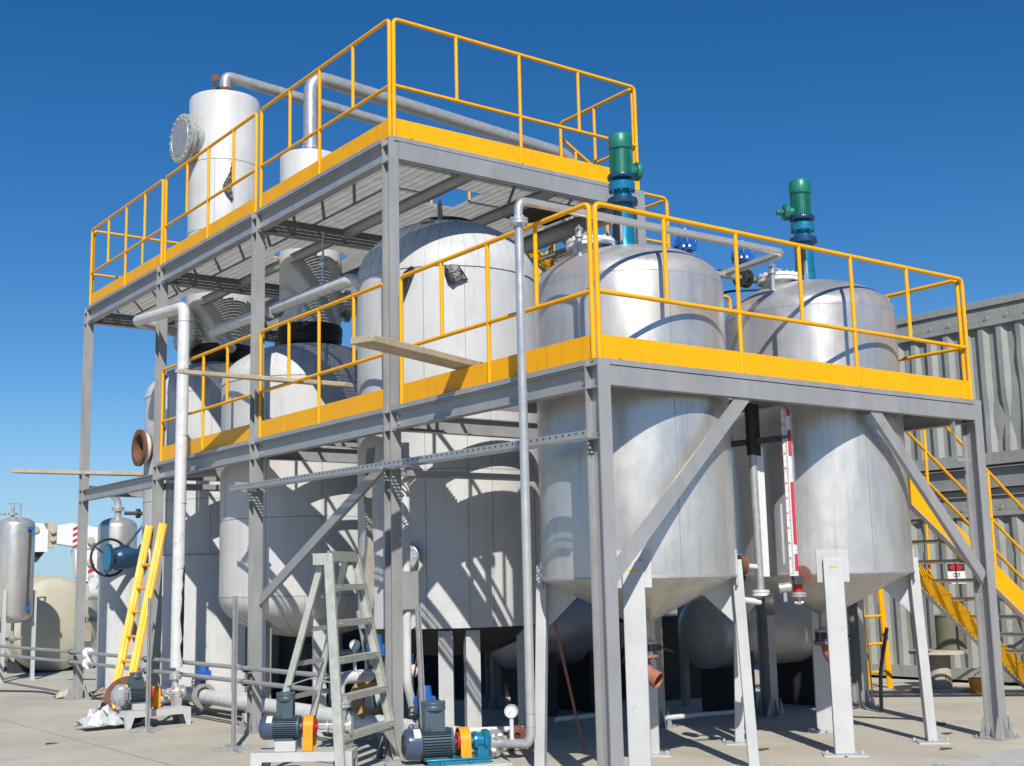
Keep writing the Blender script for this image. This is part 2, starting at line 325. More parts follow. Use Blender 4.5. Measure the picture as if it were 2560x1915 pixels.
for y in (2.88,5.73,8.6): fbeam((.08,y,zb-.002),(X2-.08,y,zb-.002),.10,.16)
fbeam((X2+.08,2.78,zb-.002),(X1-.08,2.78,zb-.002),.10,.16)
fbeam((X1+.08,2.6,2.8),(6.0,2.6,2.8),.10,.16)
for a, b in ((2.96,5.65),(5.81,8.52)): fbeam((X2,a,zb),(X2,b,zb),.10,.165)
for x in (2.26,): fbeam((x,.02,zb+.02),(x,2.72,zb+.02),.07,.12)
# stiffener plates where beams meet the columns
for x, y, zz in ((0,0,zb),(0,2.88,zb),(0,5.73,zb),(0,8.6,zb),(0,11.52,2.88),(0,2.88,Z2-.16),(0,5.73,Z2-.16),(0,8.6,Z2-.16),(0,11.52,Z2-.16),(X1,0,zb)):
    hw, hd_ = (.0525,.0525) if (x == 0 and y > 1) else (.0565,.066)
    for dz in (.08,-.085):
        for sx in (-1,1): s_ = MB(); s_.box(min(x+sx*.0042,x+sx*hw),y-hd_,zz+dz-.005,max(x+sx*.0042,x+sx*hw),y+hd_,zz+dz+.005); s_.build('stiffener', 'steel', FR)
# bolts on beam ends
for y in (.13,2.75,3.01,5.60,5.86,8.47):
    for dz in (-.035,.03): k = MB(); k.lathe((-.004,y,zb+dz),(-1,0,0),[(.014,0),(.014,.02)],6); k.build('beam_bolt', 'galv', FR)
# upper frame
zu = Z2-.045-.095
chan((.056,2.88-.035,zu+.008),(X2-.058,2.88-.035,zu+.008),(0,-1,0),.07,.168)
e = MB(); e.box(0,2.805,Z2-.044,X2+.06,2.93,Z2-.002); e.build('deck_edge', 'steel', FR)
for a, b in zip(YC[1:-1], YC[2:]):
    fbeam((0,a+.08,zu),(0,b-.08,zu),.10,.185); fbeam((X2,a+.08,zu),(X2,b-.08,zu),.10,.185)
    e = MB(); e.box(-.06,a+.082,Z2-.044,.05,b-.082,Z2-.002); e.build('deck_edge', 'steel', FR)
    for x in (1.03,2.07): fbeam((x,a+.10,Z2-.13),(x,b-.10,Z2-.13),.06,.12,'joist')
for y in (5.73,8.6,11.52): fbeam((.08,y,zu-.002),(X2-.08,y,zu-.002),.10,.18)
# braces
k = MB(); k.bar((1.50,-.045,2.93),(.04,-.045,1.53),.012,.12,(0,1,0)); k.bar((1.50,-.015,2.88),(.04,-.015,1.48),.045,.012,(0,1,0)); k.build('brace', 'steel', FR)
k = MB(); k.bar((3.10,-.045,2.93),(4.56,-.045,1.45),.012,.11,(0,1,0)); k.bar((3.10,-.015,2.88),(4.56,-.015,1.40),.045,.012,(0,1,0)); k.build('brace', 'steel', FR)
k = MB(); k.bar((.02,5.68,1.36),(.06,2.98,2.68),.012,.10,(1,0,0)); k.bar((.05,5.68,1.33),(.09,2.98,2.65),.05,.012,(1,0,0)); k.build('brace', 'steel', FR)
k = MB(); k.box(.08,8.55,2.76,1.0,8.65,2.84); k.build('bracket', 'steel', FR)
k = MB(); k.bar((-.02,8.47,2.92),(.62,7.0,2.88),.05,.07); k.build('bracket', 'steel', FR)
k = MB(); k.bar((4.28,-.03,2.88),(4.28,-.03,2.52),.04,.012); k.bar((4.28,-.03,2.525),(4.52,-.03,2.525),.012,.03,(0,1,0)); k.build('hanger', 'galv', FR)
# gratings : bearing bars along x, cross rods along y, holes cut where vessels pass through
def grating(name, z, x0, x1, y0, y1, holes, pitch=.041, hh=.035, label=None):
    k = MB(); y = y0
    def cut(segs, a, b):
        out = []
        for s0, s1 in segs:
            if b <= s0 or a >= s1: out.append((s0,s1)); continue
            if a > s0: out.append((s0,a))
            if b < s1: out.append((b,s1))
        return out
    def segs(lo, hi, c, alongx):
        sg = [(lo,hi)]
        for h in holes:
            if h[0] == 'c':
                _, cx, cy, r = h; dd = (c-cy) if alongx else (c-cx)
                if abs(dd) < r:
                    w = math.sqrt(r*r-dd*dd); m_ = cx if alongx else cy; sg = cut(sg, m_-w, m_+w)
            else:
                _, ax, bx, ay, by = h
                if alongx and ay < c < by: sg = cut(sg, ax, bx)
                if not alongx and ax < c < bx: sg = cut(sg, ay, by)
        return [s for s in sg if s[1]-s[0] > .03]
    while y < y1:
        for a, b in segs(x0, x1, y, True): k.box(a, y-.003, z-hh, b, y+.003, z)
        y += pitch
    x = x0+.05
    while x < x1:
        for a, b in segs(y0, y1, x, False): k.box(x-.003, a, z-.007, x+.003, b, z-.0005)
        x += .1
    return k.build(name, 'grate', FR)
grating('upper_grating', Z2-.004, .03, X2-.03, 2.93, 11.5, [('c',1.36,7.1,.46),('c',1.44,10,.60),('r',1.10,1.72,3.75,4.40)], hh=.0295)
tank_holes = [('c',1.4,4.05,1.02),('c',1.36,7.1,1.16),('c',1.44,10,1.1)]
grating('lower_grating', Z1-.006, .03, .36, 2.93, 8.55, tank_holes)
grating('lower_grating', Z1-.006, 2.35, X2-.03, 2.93, 8.55, tank_holes)
for y in (4.78,5.16,7.72,8.22): k = MB(); k.box(.37,y-.025,Z1-.10,2.34,y+.025,Z1-.03); k.build('joist', 'steel', FR)
k = MB(); k.box(.365,2.94,Z1-.09,.395,8.52,Z1-.03); k.build('joist', 'steel', FR)
grating('lower_grating', Z1-.006, .03, X1-.03, .03, 2.72, [('c',1.11,.85,.84),('c',3.43,.86,.84),('r',.06,.62,1.05,1.76),('r',.46,1.65,2.38,2.71)]
)
k = MB(); k.box(.19,.9,Z1-.09,.25,1.8,Z1-.03); k.build('joist', 'steel', FR)
k = MB(); k.box(2.30,3.55,Z2-.055,2.98,4.3,Z2-.036); k.build('cover_plate', 'dark', FR)
# ------------------------------------------------------------------ guard rails
RR = .0195
def guardrail(label, p, q, posts, z, toe=True, c0=True, c1=True, e0=True, e1=True, group='yellow guardrail sections'):
    """p,q ground-plan ends; posts: list of (distance, full)"""
    p, q = V((p[0],p[1],z)), V((q[0],q[1],z)); d = q-p; L = d.length; d.normalize()
    n = V((-d.y, d.x, 0))
    root = thing('guardrail', p, label, 'guardrail', group)
    zt, zm = HR-RR, MID
    t = MB(); b = .055
    a = p+V((0,0,0.0 if toe else 0)); pts = []
    if e0: pts.append(p+V((0,0,.005)))
    pts += [p+V((0,0,zt)), q+V((0,0,zt))]
    if e1: pts.append(q+V((0,0,.005)))
    t.tube(pts, RR, 14, b); t.build('top_rail', 'yellow', root)
    m_ = MB(); m_.tube([p+V((0,0,zm)), q+V((0,0,zm))], RR*.92, 12); m_.build('mid_rail', 'yellow', root)
    for s, full in posts:
        c = p+d*s; k = MB(); k.tube([c+V((0,0,.005 if full else zm)), c+V((0,0,zt))], RR*.9, 12); k.build('post', 'yellow', root)
    if toe:
        k = MB(); k.bar(p+V((0,0,T/2+.004)), q+V((0,0,T/2+.004)), .008, T, n); k.build('toe_board', 'yellow', root)
        for s in [x for x, f in posts if f]+[.18, L-.18]:
            c = p+d*s-n*.02; k = MB(); k.lathe(c, (0,0,1), [(.007,-.06),(.007,-.035),(.014,-.035),(.014,-.022),(.007,-.022),(.007,.015)], 8); k.build('clamp_bolt', 'rust', root)
    return root
UL, LL = 'upper', 'lower'
guardrail('yellow guardrail along the front edge of the upper deck', (.024,2.84), (X2,2.84), [(.72,False),(1.5,True),(2.28,False)], Z2)
guardrail('yellow guardrail on the upper deck left side nearest the high corner', (-.005,2.872), (-.005,5.66), [(.70,False),(1.40,True),(2.08,False)], Z2)
guardrail('middle yellow guardrail on the upper deck left side before the tall column', (-.005,5.79), (-.005,8.52), [(.62,False),(1.35,True),(2.02,False)], Z2)
guardrail('farthest yellow guardrail on the upper deck left side at the far end', (-.005,8.63), (-.005,11.46), [(.65,False),(1.37,True),(2.1,False)], Z2)
guardrail('yellow guardrail across the far end of the upper deck', (.03,11.5), (X2,11.5), [(.75,False),(1.5,True),(2.3,False)], Z2)
guardrail('short yellow guardrail on the upper deck right side by the stair head', (X2,2.88), (X2,4.14), [(.65,True)], Z2)
guardrail('long yellow guardrail on the upper deck right side beyond the stair head', (X2,5.15), (X2,11.46), [(.9,False),(1.8,True),(2.7,False),(3.6,True),(4.5,False),(5.4,True)], Z2)
guardrail('yellow guardrail along the front edge of the lower deck', (.024,-.005), (X1+.01,-.005), [(.70,False),(1.50,True),(2.27,False),(2.95,True),(3.75,False)], Z1)
guardrail('yellow guardrail on the lower deck left side nearest the front corner', (-.005,.028), (-.005,2.70), [(.66,False),(1.31,True),(2.0,False)], Z1)
guardrail('middle yellow guardrail on the lower deck left side above the cable tray', (-.005,2.99), (-.005,5.63), [(.58,False),(1.29,True),(1.96,False)], Z1)
guardrail('farthest yellow guardrail on the lower deck left side behind the white downpipe', (-.005,5.83), (-.005,8.50), [(.68,False),(1.37,True),(2.03,False)], Z1)
guardrail('yellow guardrail on the right end of the lower deck above the stairs', (X1,.04), (X1,1.25), [(.80,True)], Z1)
guardrail('yellow guardrail at the back of the lower deck behind the two steel tanks', (2.0,1.72), (3.26,1.72), [(.6,True)], Z1)
# ------------------------------------------------------------------ main stair
NX0, NZ0, SL = 4.47, 3.10, .635
def stair(name, label, x0, z0, x1, z1, y0, y1, ntread, h=.27, rails=True, rh=1.06, mh=.52):
    root = thing(name, (x0,y0,z1), label, 'stairs', 'steel stairs with yellow stringers')
    for y in (y0,y1):
        s = 1 if y == y0 else -1
        k = MB(); dz = -.07 if (s < 0 and ntread > 10) else 0; k.prism([(x0,y,z0+dz),(x1,y,z1+dz),(x1,y,z1-h+dz*1.6),(x0,y,z0-h+dz*1.6)], (0,.012*s,0)); k.build('stringer', 'yellow', root)
        k = MB(); h2 = h-dz*1.6; k.prism([(x0,y,z0-h2-.002),(x1,y,z1-h2-.002),(x1,y,z1-h2-.014),(x0,y,z0-h2-.014)], (0,.06*s,0)); k.build('stringer_flange', 'legs', root)
        if rails:
            d = V((x1-x0,0,z1-z0)); n_ = 4
            off = V((0,.02*s,0))
            k = MB(); k.tube([V((x0+.05,y,z0))+off+V((0,0,rh-.03)), V((x1-.02,y,z1))+off+V((0,0,rh-.01))], RR, 12); k.build('handrail', 'yellow', root)
            k = MB(); k.tube([V((x0+.05,y,z0))+off+V((0,0,mh-.03)), V((x1-.02,y,z1))+off+V((0,0,mh-.01))], RR*.9, 12); k.build('mid_rail', 'yellow', root)
            for i in range(n_+1):
                t = (.03+.94*i/n_); c = V((x0,y,z0))+d*t+off
                k = MB(); k.tube([c+V((0,0,-.12)), c+V((0,0,rh-.02))], RR*.9, 10); k.build('rail_post', 'yellow', root)
    for i in range(ntread):
        t = (i+.5)/ntread; x = x0+(x1-x0)*t; z = z0+(z1-z0)*t-.035
        k = MB()
        for j in range(6): k.box(x-.12+j*.04, y0+.014, z-.028, x-.115+j*.04, y1-.014, z)
        k.box(x-.135, y0+.014, z-.045, x-.121, y1-.014, z+.001); k.box(x+.121, y0+.014, z-.03, x+.127, y1-.014, z)
        for yy in (y0+.2,y0+.45,y0+.7): k.box(x-.12, yy, z-.006, x+.12, yy+.006, z-.0005)
        k.build('tread', 'galv', root)
    return root
st = stair('access_stair', 'long stair with yellow stringers running down to the right of the lower deck', NX0, NZ0, 9.3, NZ0-SL*(9.3-NX0), 1.30, 2.20, 14)
# warning sign on the far side of the stair
sg = thing('warning_sign', (7.45,2.17,1.45), 'small white warning sign with red oval tied to the stair rail', 'sign')
k = MB(); k.prism([(7.20,2.165,1.60),(7.55,2.165,1.60),(7.55,2.15,1.36),(7.20,2.15,1.36)], (0,.004,0)); k.build('panel', 'white', sg)
k = MB(); k.prism([(7.205,2.1635,1.597),(7.545,2.1635,1.597),(7.545,2.158,1.51),(7.205,2.158,1.51)], (0,-.002,0)); k.build('header_band', 'tick', sg)
k = MB(); k.add([(7.375+.13*math.cos(2*PI*i/28), 2.1585, 1.553+.036*math.sin(2*PI*i/28)) for i in range(28)]+[(7.375+.13*math.cos(2*PI*i/28), 2.1545, 1.553+.036*math.sin(2*PI*i/28)) for i in range(28)], [tuple(range(28)), tuple(range(55,27,-1))]+[(i,(i+1)%28,28+(i+1)%28,28+i) for i in range(28)]); k.build('red_oval', 'redpr', sg)
text('OUT', .07, (7.375,2.153,1.46), (1,0,0), (0,.06,1), 'tick', 'lettering', sg)
# upper flights behind the tanks
st2 = stair('upper_stair', 'short stair with yellow stringers dropping from the upper deck right side', X2+.03, Z2, 4.12, 5.16, 4.2, 5.0, 4, .20)
LP = thing('stair_landing', (4.14,4.2,5.08), 'small raised stair landing with yellow rails behind the steel tanks', 'landing')
k = MB(); k.box(4.14,4.2,5.08,4.92,5.95,5.14); k.build('landing_deck', 'grate', LP)
for x, y in ((4.20,4.26),(4.87,4.26),(4.20,5.89),(4.87,5.89)):
    k = MB(); k.box(x-.04,y-.04,.0,x+.04,y+.04,5.08); k.build('leg', 'steel', LP)
k = MB(); k.tube([(4.22,4.215,5.14),(4.22,4.215,6.24),(4.86,4.215,6.24),(4.86,4.215,5.14)], RR, 12, .07); k.build('guard_hoop', 'yellow', LP)
k = MB(); k.tube([(4.905,4.25,5.14),(4.905,4.25,6.24),(4.905,5.92,6.24),(4.905,5.92,5.14)], RR, 12, .07); k.build('guard_hoop', 'yellow', LP)
for a, b in (((4.22,4.215,5.65),(4.86,4.215,5.65)),((4.905,4.25,5.65),(4.905,5.92,5.65))): k = MB(); k.tube([a,b], RR, 12); k.build('mid_rail', 'yellow', LP)
k = MB(); k.box(4.901,4.26,5.14,4.909,5.90,5.32); k.build('toe_board', 'yellow', LP)
st3 = stair('upper_stair', 'lower flight with yellow stringers folding back from the stair landing', 4.12, 5.12, 2.45, 3.14, 5.12, 5.88, 8, .20)
# ------------------------------------------------------------------ two steel mixing tanks
def dome(R, z0, h, n=14, r_end=0.0):
    out = []
    for i in range(n+1):
        a = PI/2*i/n; r = R*math.cos(a)
        if r < r_end: break
        out.append((max(r,0.0005), z0+h*math.sin(a)))
    return out
def mixing_tank(cx, cy, label):
    R, zb_, zw, hd = .795, 1.515, 3.90, .365
    t = thing('mixing_tank', (cx,cy,0), label, 'tank', 'two steel mixing tanks')
    k = MB(); k.lathe((cx,cy,0),(0,0,1),[(R,zb_),(R,zw)]+dome(R,zw,hd)[1:],96); k.build('shell', 'tank', t)
    k = MB(); k.lathe((cx,cy,0),(0,0,1),[(.075,1.03),(.075,1.15),(R+.002,zb_-.002)],64); k.build('cone', 'tank', t)
    k = MB(); k.lathe_open((cx,cy,0),(0,0,1),[(R-.002,zb_-.012),(R+.006,zb_-.008),(R+.006,zb_+.008),(R-.002,zb_+.012)],64)
    k.lathe_open((cx,cy,0),(0,0,1),[(R-.002,zw-.005),(R+.0025,zw),(R-.002,zw+.005)],64)
    u = V((math.cos(math.radians(252)), math.sin(math.radians(252)), 0)); k.bar(V((cx,cy,zb_))+u*(R), V((cx,cy,zw))+u*(R), .006, .005); k.build('weld_seam', 'galv', t)
    for a in (45,135,225,315):
        u = V((math.cos(math.radians(a)), math.sin(math.radians(a)), 0)); s = V((-u.y,u.x,0)); c = V((cx,cy,0))
        top = c+u*(R-.006)+V((0,0,1.64)); bot = c+u*(R+.055)+V((0,0,.012))
        k = MB(); k.bar(bot, top, .165, .085, s)
        gp = [c+u*(R+.01)+V((0,0,1.55)), c+u*(R+.01)+V((0,0,1.10)), c+u*(R-.07)+V((0,0,1.16)), c+u*(R-.30)+V((0,0,1.385)), c+u*(R-.02)+V((0,0,1.505))]
        k.prism([p-s*.006 for p in gp], s*.012); k.build('leg', 'legs', t, bevel=.006)
        k = MB(); k.obox(c+u*.845+V((0,0,.006)), .26, .36, .012, u, s); k.bolts(c+u*.845+V((0,0,.012)), (0,0,1), .145, 4, .011, .025, math.radians(a)); k.build('foot_plate', 'legs', t)
        k = MB(); vs = []; fs = []
        for i in range(9):
            aa = math.radians(a)+(-.17+.34*i/8)
            for z in (1.44,1.72): vs.append((cx+(R+.008)*math.cos(aa), cy+(R+.008)*math.sin(aa), z))
            for z in (1.44,1.72): vs.append((cx+(R-.004)*math.cos(aa), cy+(R-.004)*math.sin(aa), z))
        for i in range(8):
            b0, b1 = 4*i, 4*i+4; fs += [(b0,b1,b1+1,b0+1),(b0+1,b1+1,b1+3,b0+3),(b0,b0+2,b1+2,b1)]
        fs += [(0,1,3,2),(32,34,35,33)]; k.add(vs, fs); k.build('pad_plate', 'legs', t)
        if a == 225:
            k = MB(); k.obox(bot+(top-bot)*.955+u*.0432, .075, .002, .012, s, u); k.build('yellow_sticker', 'yellow', t)
    # manway and nozzles on the dome
    mx, my = cx-.38, cy+.02
    w = MB(); w.lathe((mx,my,4.10),(0,0,1),[(.15,0),(.15,.13),(.205,.13),(.205,.158),(.195,.160),(.195,.166),(.205,.168),(.205,.196),(.15,.21),(.0005,.222)],40)
    w.bolts((mx,my,4.296),(0,0,1),.182,16,.009,.016); w.build('manway', 'white', t)
    w = MB(); w.tube([(mx-.06,my-.0,4.315),(mx-.06,my,4.37),(mx+.06,my,4.37),(mx+.06,my,4.315)], .008, 8, .03); w.build('manway_handle', 'chrome', t)
    w = MB(); w.tube([(cx-.23,cy-.2,4.18),(cx-.23,cy-.2,4.40),(cx-.20,cy-.17,4.43),(cx-.16,cy-.12,4.40),(cx-.16,cy-.12,4.2)], .011, 8, .02); w.build('lifting_lug', 'galv', t)
    w = MB(); w.cyl((cx-.62,cy-.12,4.05),(cx-.62,cy-.12,4.28),.022,12); w.lathe((cx-.62,cy-.12,4.26),(0,0,1),[(.035,0),(.035,.02),(.028,.022),(.028,.06),(.035,.062),(.035,.075),(.02,.09)],14)
    w.tube([(cx-.66,cy-.16,4.33),(cx-.60,cy-.10,4.37)], .01, 8); w.build('vent_nozzle', 'galv', t)
    # outlet below the cone
    w = MB(); w.lathe((cx,cy,0),(0,0,1),[(.075,.985),(.125,.985),(.125,1.005),(.08,1.007),(.08,1.035)],28); w.build('outlet_neck', 'galv', t)
    return t
TK = [mixing_tank(1.11,.86,'left steel mixing tank with cone bottom, nearest the front corner of the deck'),
      mixing_tank(3.43,.87,'right steel mixing tank with cone bottom and red level scale in front')]
def outlet_valve(cx, cy, label, yaw):
    t = thing('butterfly_valve', (cx,cy,.9), label, 'valve', 'outlet valves under the mixing tanks')
    k = MB(); k.lathe((cx,cy,0),(0,0,1),[(.08,.905),(.115,.905),(.115,.982),(.08,.982)],28); k.build('body', 'dark', t)
    u = V((math.cos(yaw), math.sin(yaw), 0))
    k = MB(); k.cyl(V((cx,cy,.945))+u*.1, V((cx,cy,.945))+u*.21, .016, 10); k.obox(V((cx,cy,.945))+u*.2, .05, .05, .05, u); k.build('stem', 'dark', t)
    k = MB(); k.bar(V((cx,cy,.96))+u*.21, V((cx,cy,.90))+u*.40, .022, .012); k.build('lever', 'dark', t)
    k = MB(); k.lathe((cx,cy,0),(0,0,1),[(.05,.878),(.135,.878),(.135,.903),(.05,.903)],28); k.bolts((cx,cy,.86),(0,0,1),.112,8,.01,.14); k.build('rusty_flange', 'primer', t)
    k = MB(); k.lathe((cx,cy,0),(0,0,1),[(.116,.905),(.118,.908),(.118,.925),(.116,.928)],28); k.build('blue_band', 'blue', t)
    d = V((math.cos(math.radians(-72)), math.sin(math.radians(-72)), 0))
    p = V((cx,cy,.878)); path = [p+V((0,0,0)), p+V((0,0,-.03))]
    for i in range(1,9):
        a = (PI/2-.35)*i/8; path.append(p+V((0,0,-.03))+d*(.13*(1-math.cos(a)))+V((0,0,-.13*math.sin(a))))
    e = path[-1]; dd = (path[-1]-path[-2]).normalized(); path.append(e+dd*.07)
    k = MB(); n = 22; k.tube(path, .068, n)
    k.f = k.f[:-1]                                               # open lower end
    o_ = len(path)*n-n
    u_, v_, w_ = frame(dd)
    inner = MB(); inner.tube(path, .061, n); inner.f = inner.f[:-1]
    base = len(k.v); k.v += inner.v; k.f += [tuple(i+base for i in reversed(f)) for f in inner.f[:-1]]
    for i in range(n): k.f.append((o_+i, o_+(i+1)%n, base+o_+(i+1)%n, base+o_+i))
    o = k.build('elbow', 'primer', t); return t
outlet_valve(1.11,.86,'outlet valve with open rusty elbow under the left steel tank', math.radians(8))
outlet_valve(3.43,.87,'outlet valve with open rusty elbow under the right steel tank', math.radians(0))
# ------------------------------------------------------------------ agitator drives
def agitator(cx, cy, label, side, yaw):
    t = thing('agitator_drive', (cx,cy,4.24), label, 'agitator motor', 'green topped agitator drives')
    c = (cx,cy,0)
    k = MB(); k.lathe(c,(0,0,1),[(.112,4.235),(.100,4.30),(.090,4.50),(.086,4.66)],36); k.build('pedestal', 'teal', t)
    for a in (yaw, yaw+PI):
        u = V((math.cos(a), math.sin(a), 0)); k = MB(); vs = []; fs = []
        for i in range(7):
            aa = a-.55+1.1*i/6
            for z, r in ((4.33,.0985),(4.615,.0885)): vs.append((cx+(r+.001)*math.cos(aa), cy+(r+.001)*math.sin(aa), z))
        fs = [(2*i,2*i+2,2*i+3,2*i+1) for i in range(6)]; k.add(vs, fs); k.build('pedestal_window', 'gasket', t)  # dark sheet paints the shade inside an open window
    k = MB(); k.lathe(c,(0,0,1),[(.09,4.655),(.128,4.66),(.132,4.672),(.132,4.695),(.128,4.70),(.128,4.712),(.10,4.722),(.075,4.73)],36); k.bolts((cx,cy,4.70),(0,0,1),.115,8,.009,.02); k.build('lower_flange', 'navy', t)
    k = MB(); k.lathe(c,(0,0,1),[(.072,4.72),(.072,4.765),(.088,4.77),(.088,4.778),(.112,4.782),(.114,4.79),(.114,4.852),(.108,4.858),(.07,4.872),(.062,4.90)],36)
    for i in range(8):
        a = 2*PI*i/8; k.cyl((cx+.1*math.cos(a),cy+.1*math.sin(a),4.764),(cx+.1*math.cos(a),cy+.1*math.sin(a),4.785),.009,6)
    k.build('gearbox', 'teal', t)
    k = MB(); k.lathe(c,(0,0,1),[(.075,4.885),(.118,4.89),(.122,4.90),(.122,4.918),(.118,4.925),(.085,4.932)],36); k.build('motor_flange', 'navy', t)
    k = MB(); k.lathe(c,(0,0,1),[(.084,4.93),(.084,5.17)],36)
    for i in range(30):
        a = 2*PI*i/30
        u = V((math.cos(a), math.sin(a), 0)); k.obox(V((cx,cy,5.05))+u*.090, .016, .004, .235, u)
    k.build('finned_motor', 'green', t)
    k = MB(); k.lathe(c,(0,0,1),[(.099,5.155),(.104,5.17),(.104,5.245),(.100,5.255),(.100,5.265),(.088,5.288),(.05,5.297),(.0005,5.30)],36)
    for i in range(3): k.obox((cx+.03*(i-1),cy,5.298),.012,.1,.006,(1,0,0))
    k.build('fan_cover', 'green', t)
    u = V(side).normalized()
    p = V((cx,cy,4.975)); k = MB(); k.cyl(p+u*.075, p+u*.16, .05, 20); k.lathe(p+u*.13, u, [(.05,0),(.078,.0),(.082,.012),(.082,.035),(.07,.05),(.0005,.055)],28)
    if side[0] < 0:
        q = p+u*.16+V((0,0,.0)); k.cyl(q+V((-.0,0,.0)), q+u*.085, .026, 12); k.cyl(q+u*.035, q+u*.06, .034, 6)
    k.build('terminal_box', 'green' if side[0] > 0 else 'green', t)
    return t
agitator(1.085,.86,'green and blue agitator drive on the left steel tank, junction box facing right', (.9,-.25,0), math.radians(190))
agitator(3.415,.87,'green and blue agitator drive on the right steel tank, cable gland sticking out left', (-.82,.52,0), math.radians(200))
# ------------------------------------------------------------------ white clad vessels
def seams(cx, cy, R, z0, h, n, rmin, parent, name='dome_seam', flip=1):
    k = MB()
    for i in range(n):
        a = 2*PI*(i+.3)/n; pts = []
        for j in range(9):
            b = PI/2*j/8; r = R*math.cos(b)+.002
            if r < rmin: break
            pts.append((cx+r*math.cos(a), cy+r*math.sin(a), z0+flip*(h*math.sin(b)+.002)))
        if len(pts) > 1: k.tube(pts, .0022, 5)
    return k.build(name, 'seam', parent)
A = thing('insulated_tank', (1.40,4.05,0), 'white clad tank with torn cladding and domed top beside the front steel tanks', 'tank', 'white clad process tanks')
k = MB(); k.lathe((1.40,4.05,0),(0,0,1),[(.955,1.08),(.955,4.66)],80); k.build('cladding_shell', 'clad', A)
k = MB(); k.lathe((1.40,4.05,0),(0,0,1),dome(.965,4.63,.70,16,.2)+[(.2,5.33)],80); k.build('dome', 'clad', A)
seams(1.40,4.05,.965,4.63,.70,44,.24,A)
k = MB(); k.lathe_open((1.40,4.05,0),(0,0,1),[(.955,4.625),(.9585,4.63),(.955,4.635)],80); k.lathe_open((1.40,4.05,0),(0,0,1),[(.955,2.60),(.9578,2.604),(.955,2.608)],80)
for a in (196,222,247,262,300):
    u = V((math.cos(math.radians(a)), math.sin(math.radians(a)), 0)); k.bar(V((1.4,4.05,1.085))+u*.956, V((1.4,4.05,4.62))+u*.956, .004, .004)
k.build('cladding_seam', 'seam', A)
k = MB(); k.lathe((1.40,4.05,0),(0,0,1),[(.24,5.28),(.29,5.29),(.29,5.335),(.25,5.34),(.0005,5.345)],40); k.build('top_flange', 'black', A)
k = MB(); k.prism([(1.14,3.80,5.28),(1.20,3.80,5.28),(1.19,3.80,5.45),(1.165,3.80,5.52),(1.14,3.80,5.45)], (0,.014,0)); k.build('lifting_lug', 'darkdome', A)
k = MB(); k.lathe((.96,3.72,4.9),(0,0,1),[(.04,0),(.04,.28),(.075,.285),(.075,.315),(.0005,.32)],20); k.build('top_nozzle', 'darkdome', A)
k = MB(); k.lathe((1.4,4.05,0),(0,0,1),[(.93,1.12),(.7,.92),(.4,.80),(.0005,.77)],48); k.build('bottom_dish', 'dark', A)  # dark colour puts the shade of the skirt cavity into the dish
for a in (232,250,300,130,40):
    u = V((math.cos(math.radians(a)), math.sin(math.radians(a)), 0)); s = V((-u.y,u.x,0)); k = MB(); c = V((1.4,4.05,0))+u*.80
    k.obox(c+V((0,0,.55)), .10, .14, 1.08, u, s); k.obox(c+V((0,0,.006)), .22, .24, .012, u, s); k.build('leg', 'legs', A)
def flap(cx, cy, R, a0, pts, parent, name, m, lift):
    """piece of cladding: pts = (angle offset deg, z, lift)"""
    k = MB(); vs = []
    for da, z, l in pts:
        a = math.radians(a0+da); vs.append((cx+(R+l)*math.cos(a), cy+(R+l)*math.sin(a), z))
    n = len(vs); vs2 = []
    for da, z, l in pts:
        a = math.radians(a0+da); vs2.append((cx+(R+l-.006)*math.cos(a), cy+(R+l-.006)*math.sin(a), z))
    cc = V((0,0,0))
    for v in vs: cc += V(v)
    cc /= n; c2 = cc+V((0,0,0)); fs = []
    vs.append(tuple(cc+V((math.cos(math.radians(a0)), math.sin(math.radians(a0)),0))*lift)); 
    for i in range(n): fs.append((i,(i+1)%n,n))
    k.add(vs, fs); o_ = n+1
    k.add(vs2, [tuple(range(n-1,-1,-1))]); 
    k.f += [(i, (i+1)%n, o_+(i+1)%n, o_+i) for i in range(n)]
    return k.build(name, m, parent)
flap(1.40,4.05,.955,240,[(-5,4.63,.02),(-5,4.54,.01),(-3,4.44,.02),(0,4.42,.05),(2,4.46,.06),(6,4.48,.05),(9,4.48,.02),(6,4.56,.03),(3,4.64,.02)], A, 'torn_cladding', 'torn', .03)
flap(1.40,4.05,.955,213,[(-6,4.48,.02),(-6,4.36,.03),(-3,4.28,.05),(0,4.40,.04),(5,4.60,.03),(2,4.64,.02),(-3,4.58,.02)], A, 'torn_cladding', 'torn', .03)
k = MB(); k.prism([(.15,3.62,1.14),(.20,3.59,1.16),(.215,3.58,1.7),(.19,3.58,2.2),(.20,3.58,2.55),(.235,3.58,2.82),(.17,3.63,2.80),(.14,3.63,2.3),(.17,3.62,1.9),(.12,3.63,1.5)], (.01,.035,0)); k.build('loose_insulation_strip', 'insul', A)
# white nozzle near the ladder on this tank
k = MB(); u = V((math.cos(math.radians(212)), math.sin(math.radians(212)), 0)); c = V((1.4,4.05,1.76))
k.lathe(c+u*.93, u, [(.09,0),(.09,.09),(.13,.092),(.13,.115),(.125,.118),(.13,.121),(.13,.145),(.0005,.15)],30); k.bolts(c+u*1.078, u, .11, 8, .009, .012); k.build('side_nozzle', 'chrome', A)
B = thing('insulated_tank', (1.36,7.1,0), 'middle white clad tank with dished bottom under the narrower grey column', 'tank', 'white clad process tanks')
bx, by, BR = 1.36, 7.1, 1.08
k = MB(); k.lathe((bx,by,0),(0,0,1),[(BR,1.40),(BR,3.98)],80); k.build('cladding_shell', 'clad', B)
k = MB(); k.lathe((bx,by,0),(0,0,1),dome(BR+.008,3.95,.55,16,.3)+[(.3,4.46)],80); k.build('dome', 'clad', B)
seams(bx,by,BR+.008,3.95,.55,40,.4,B)
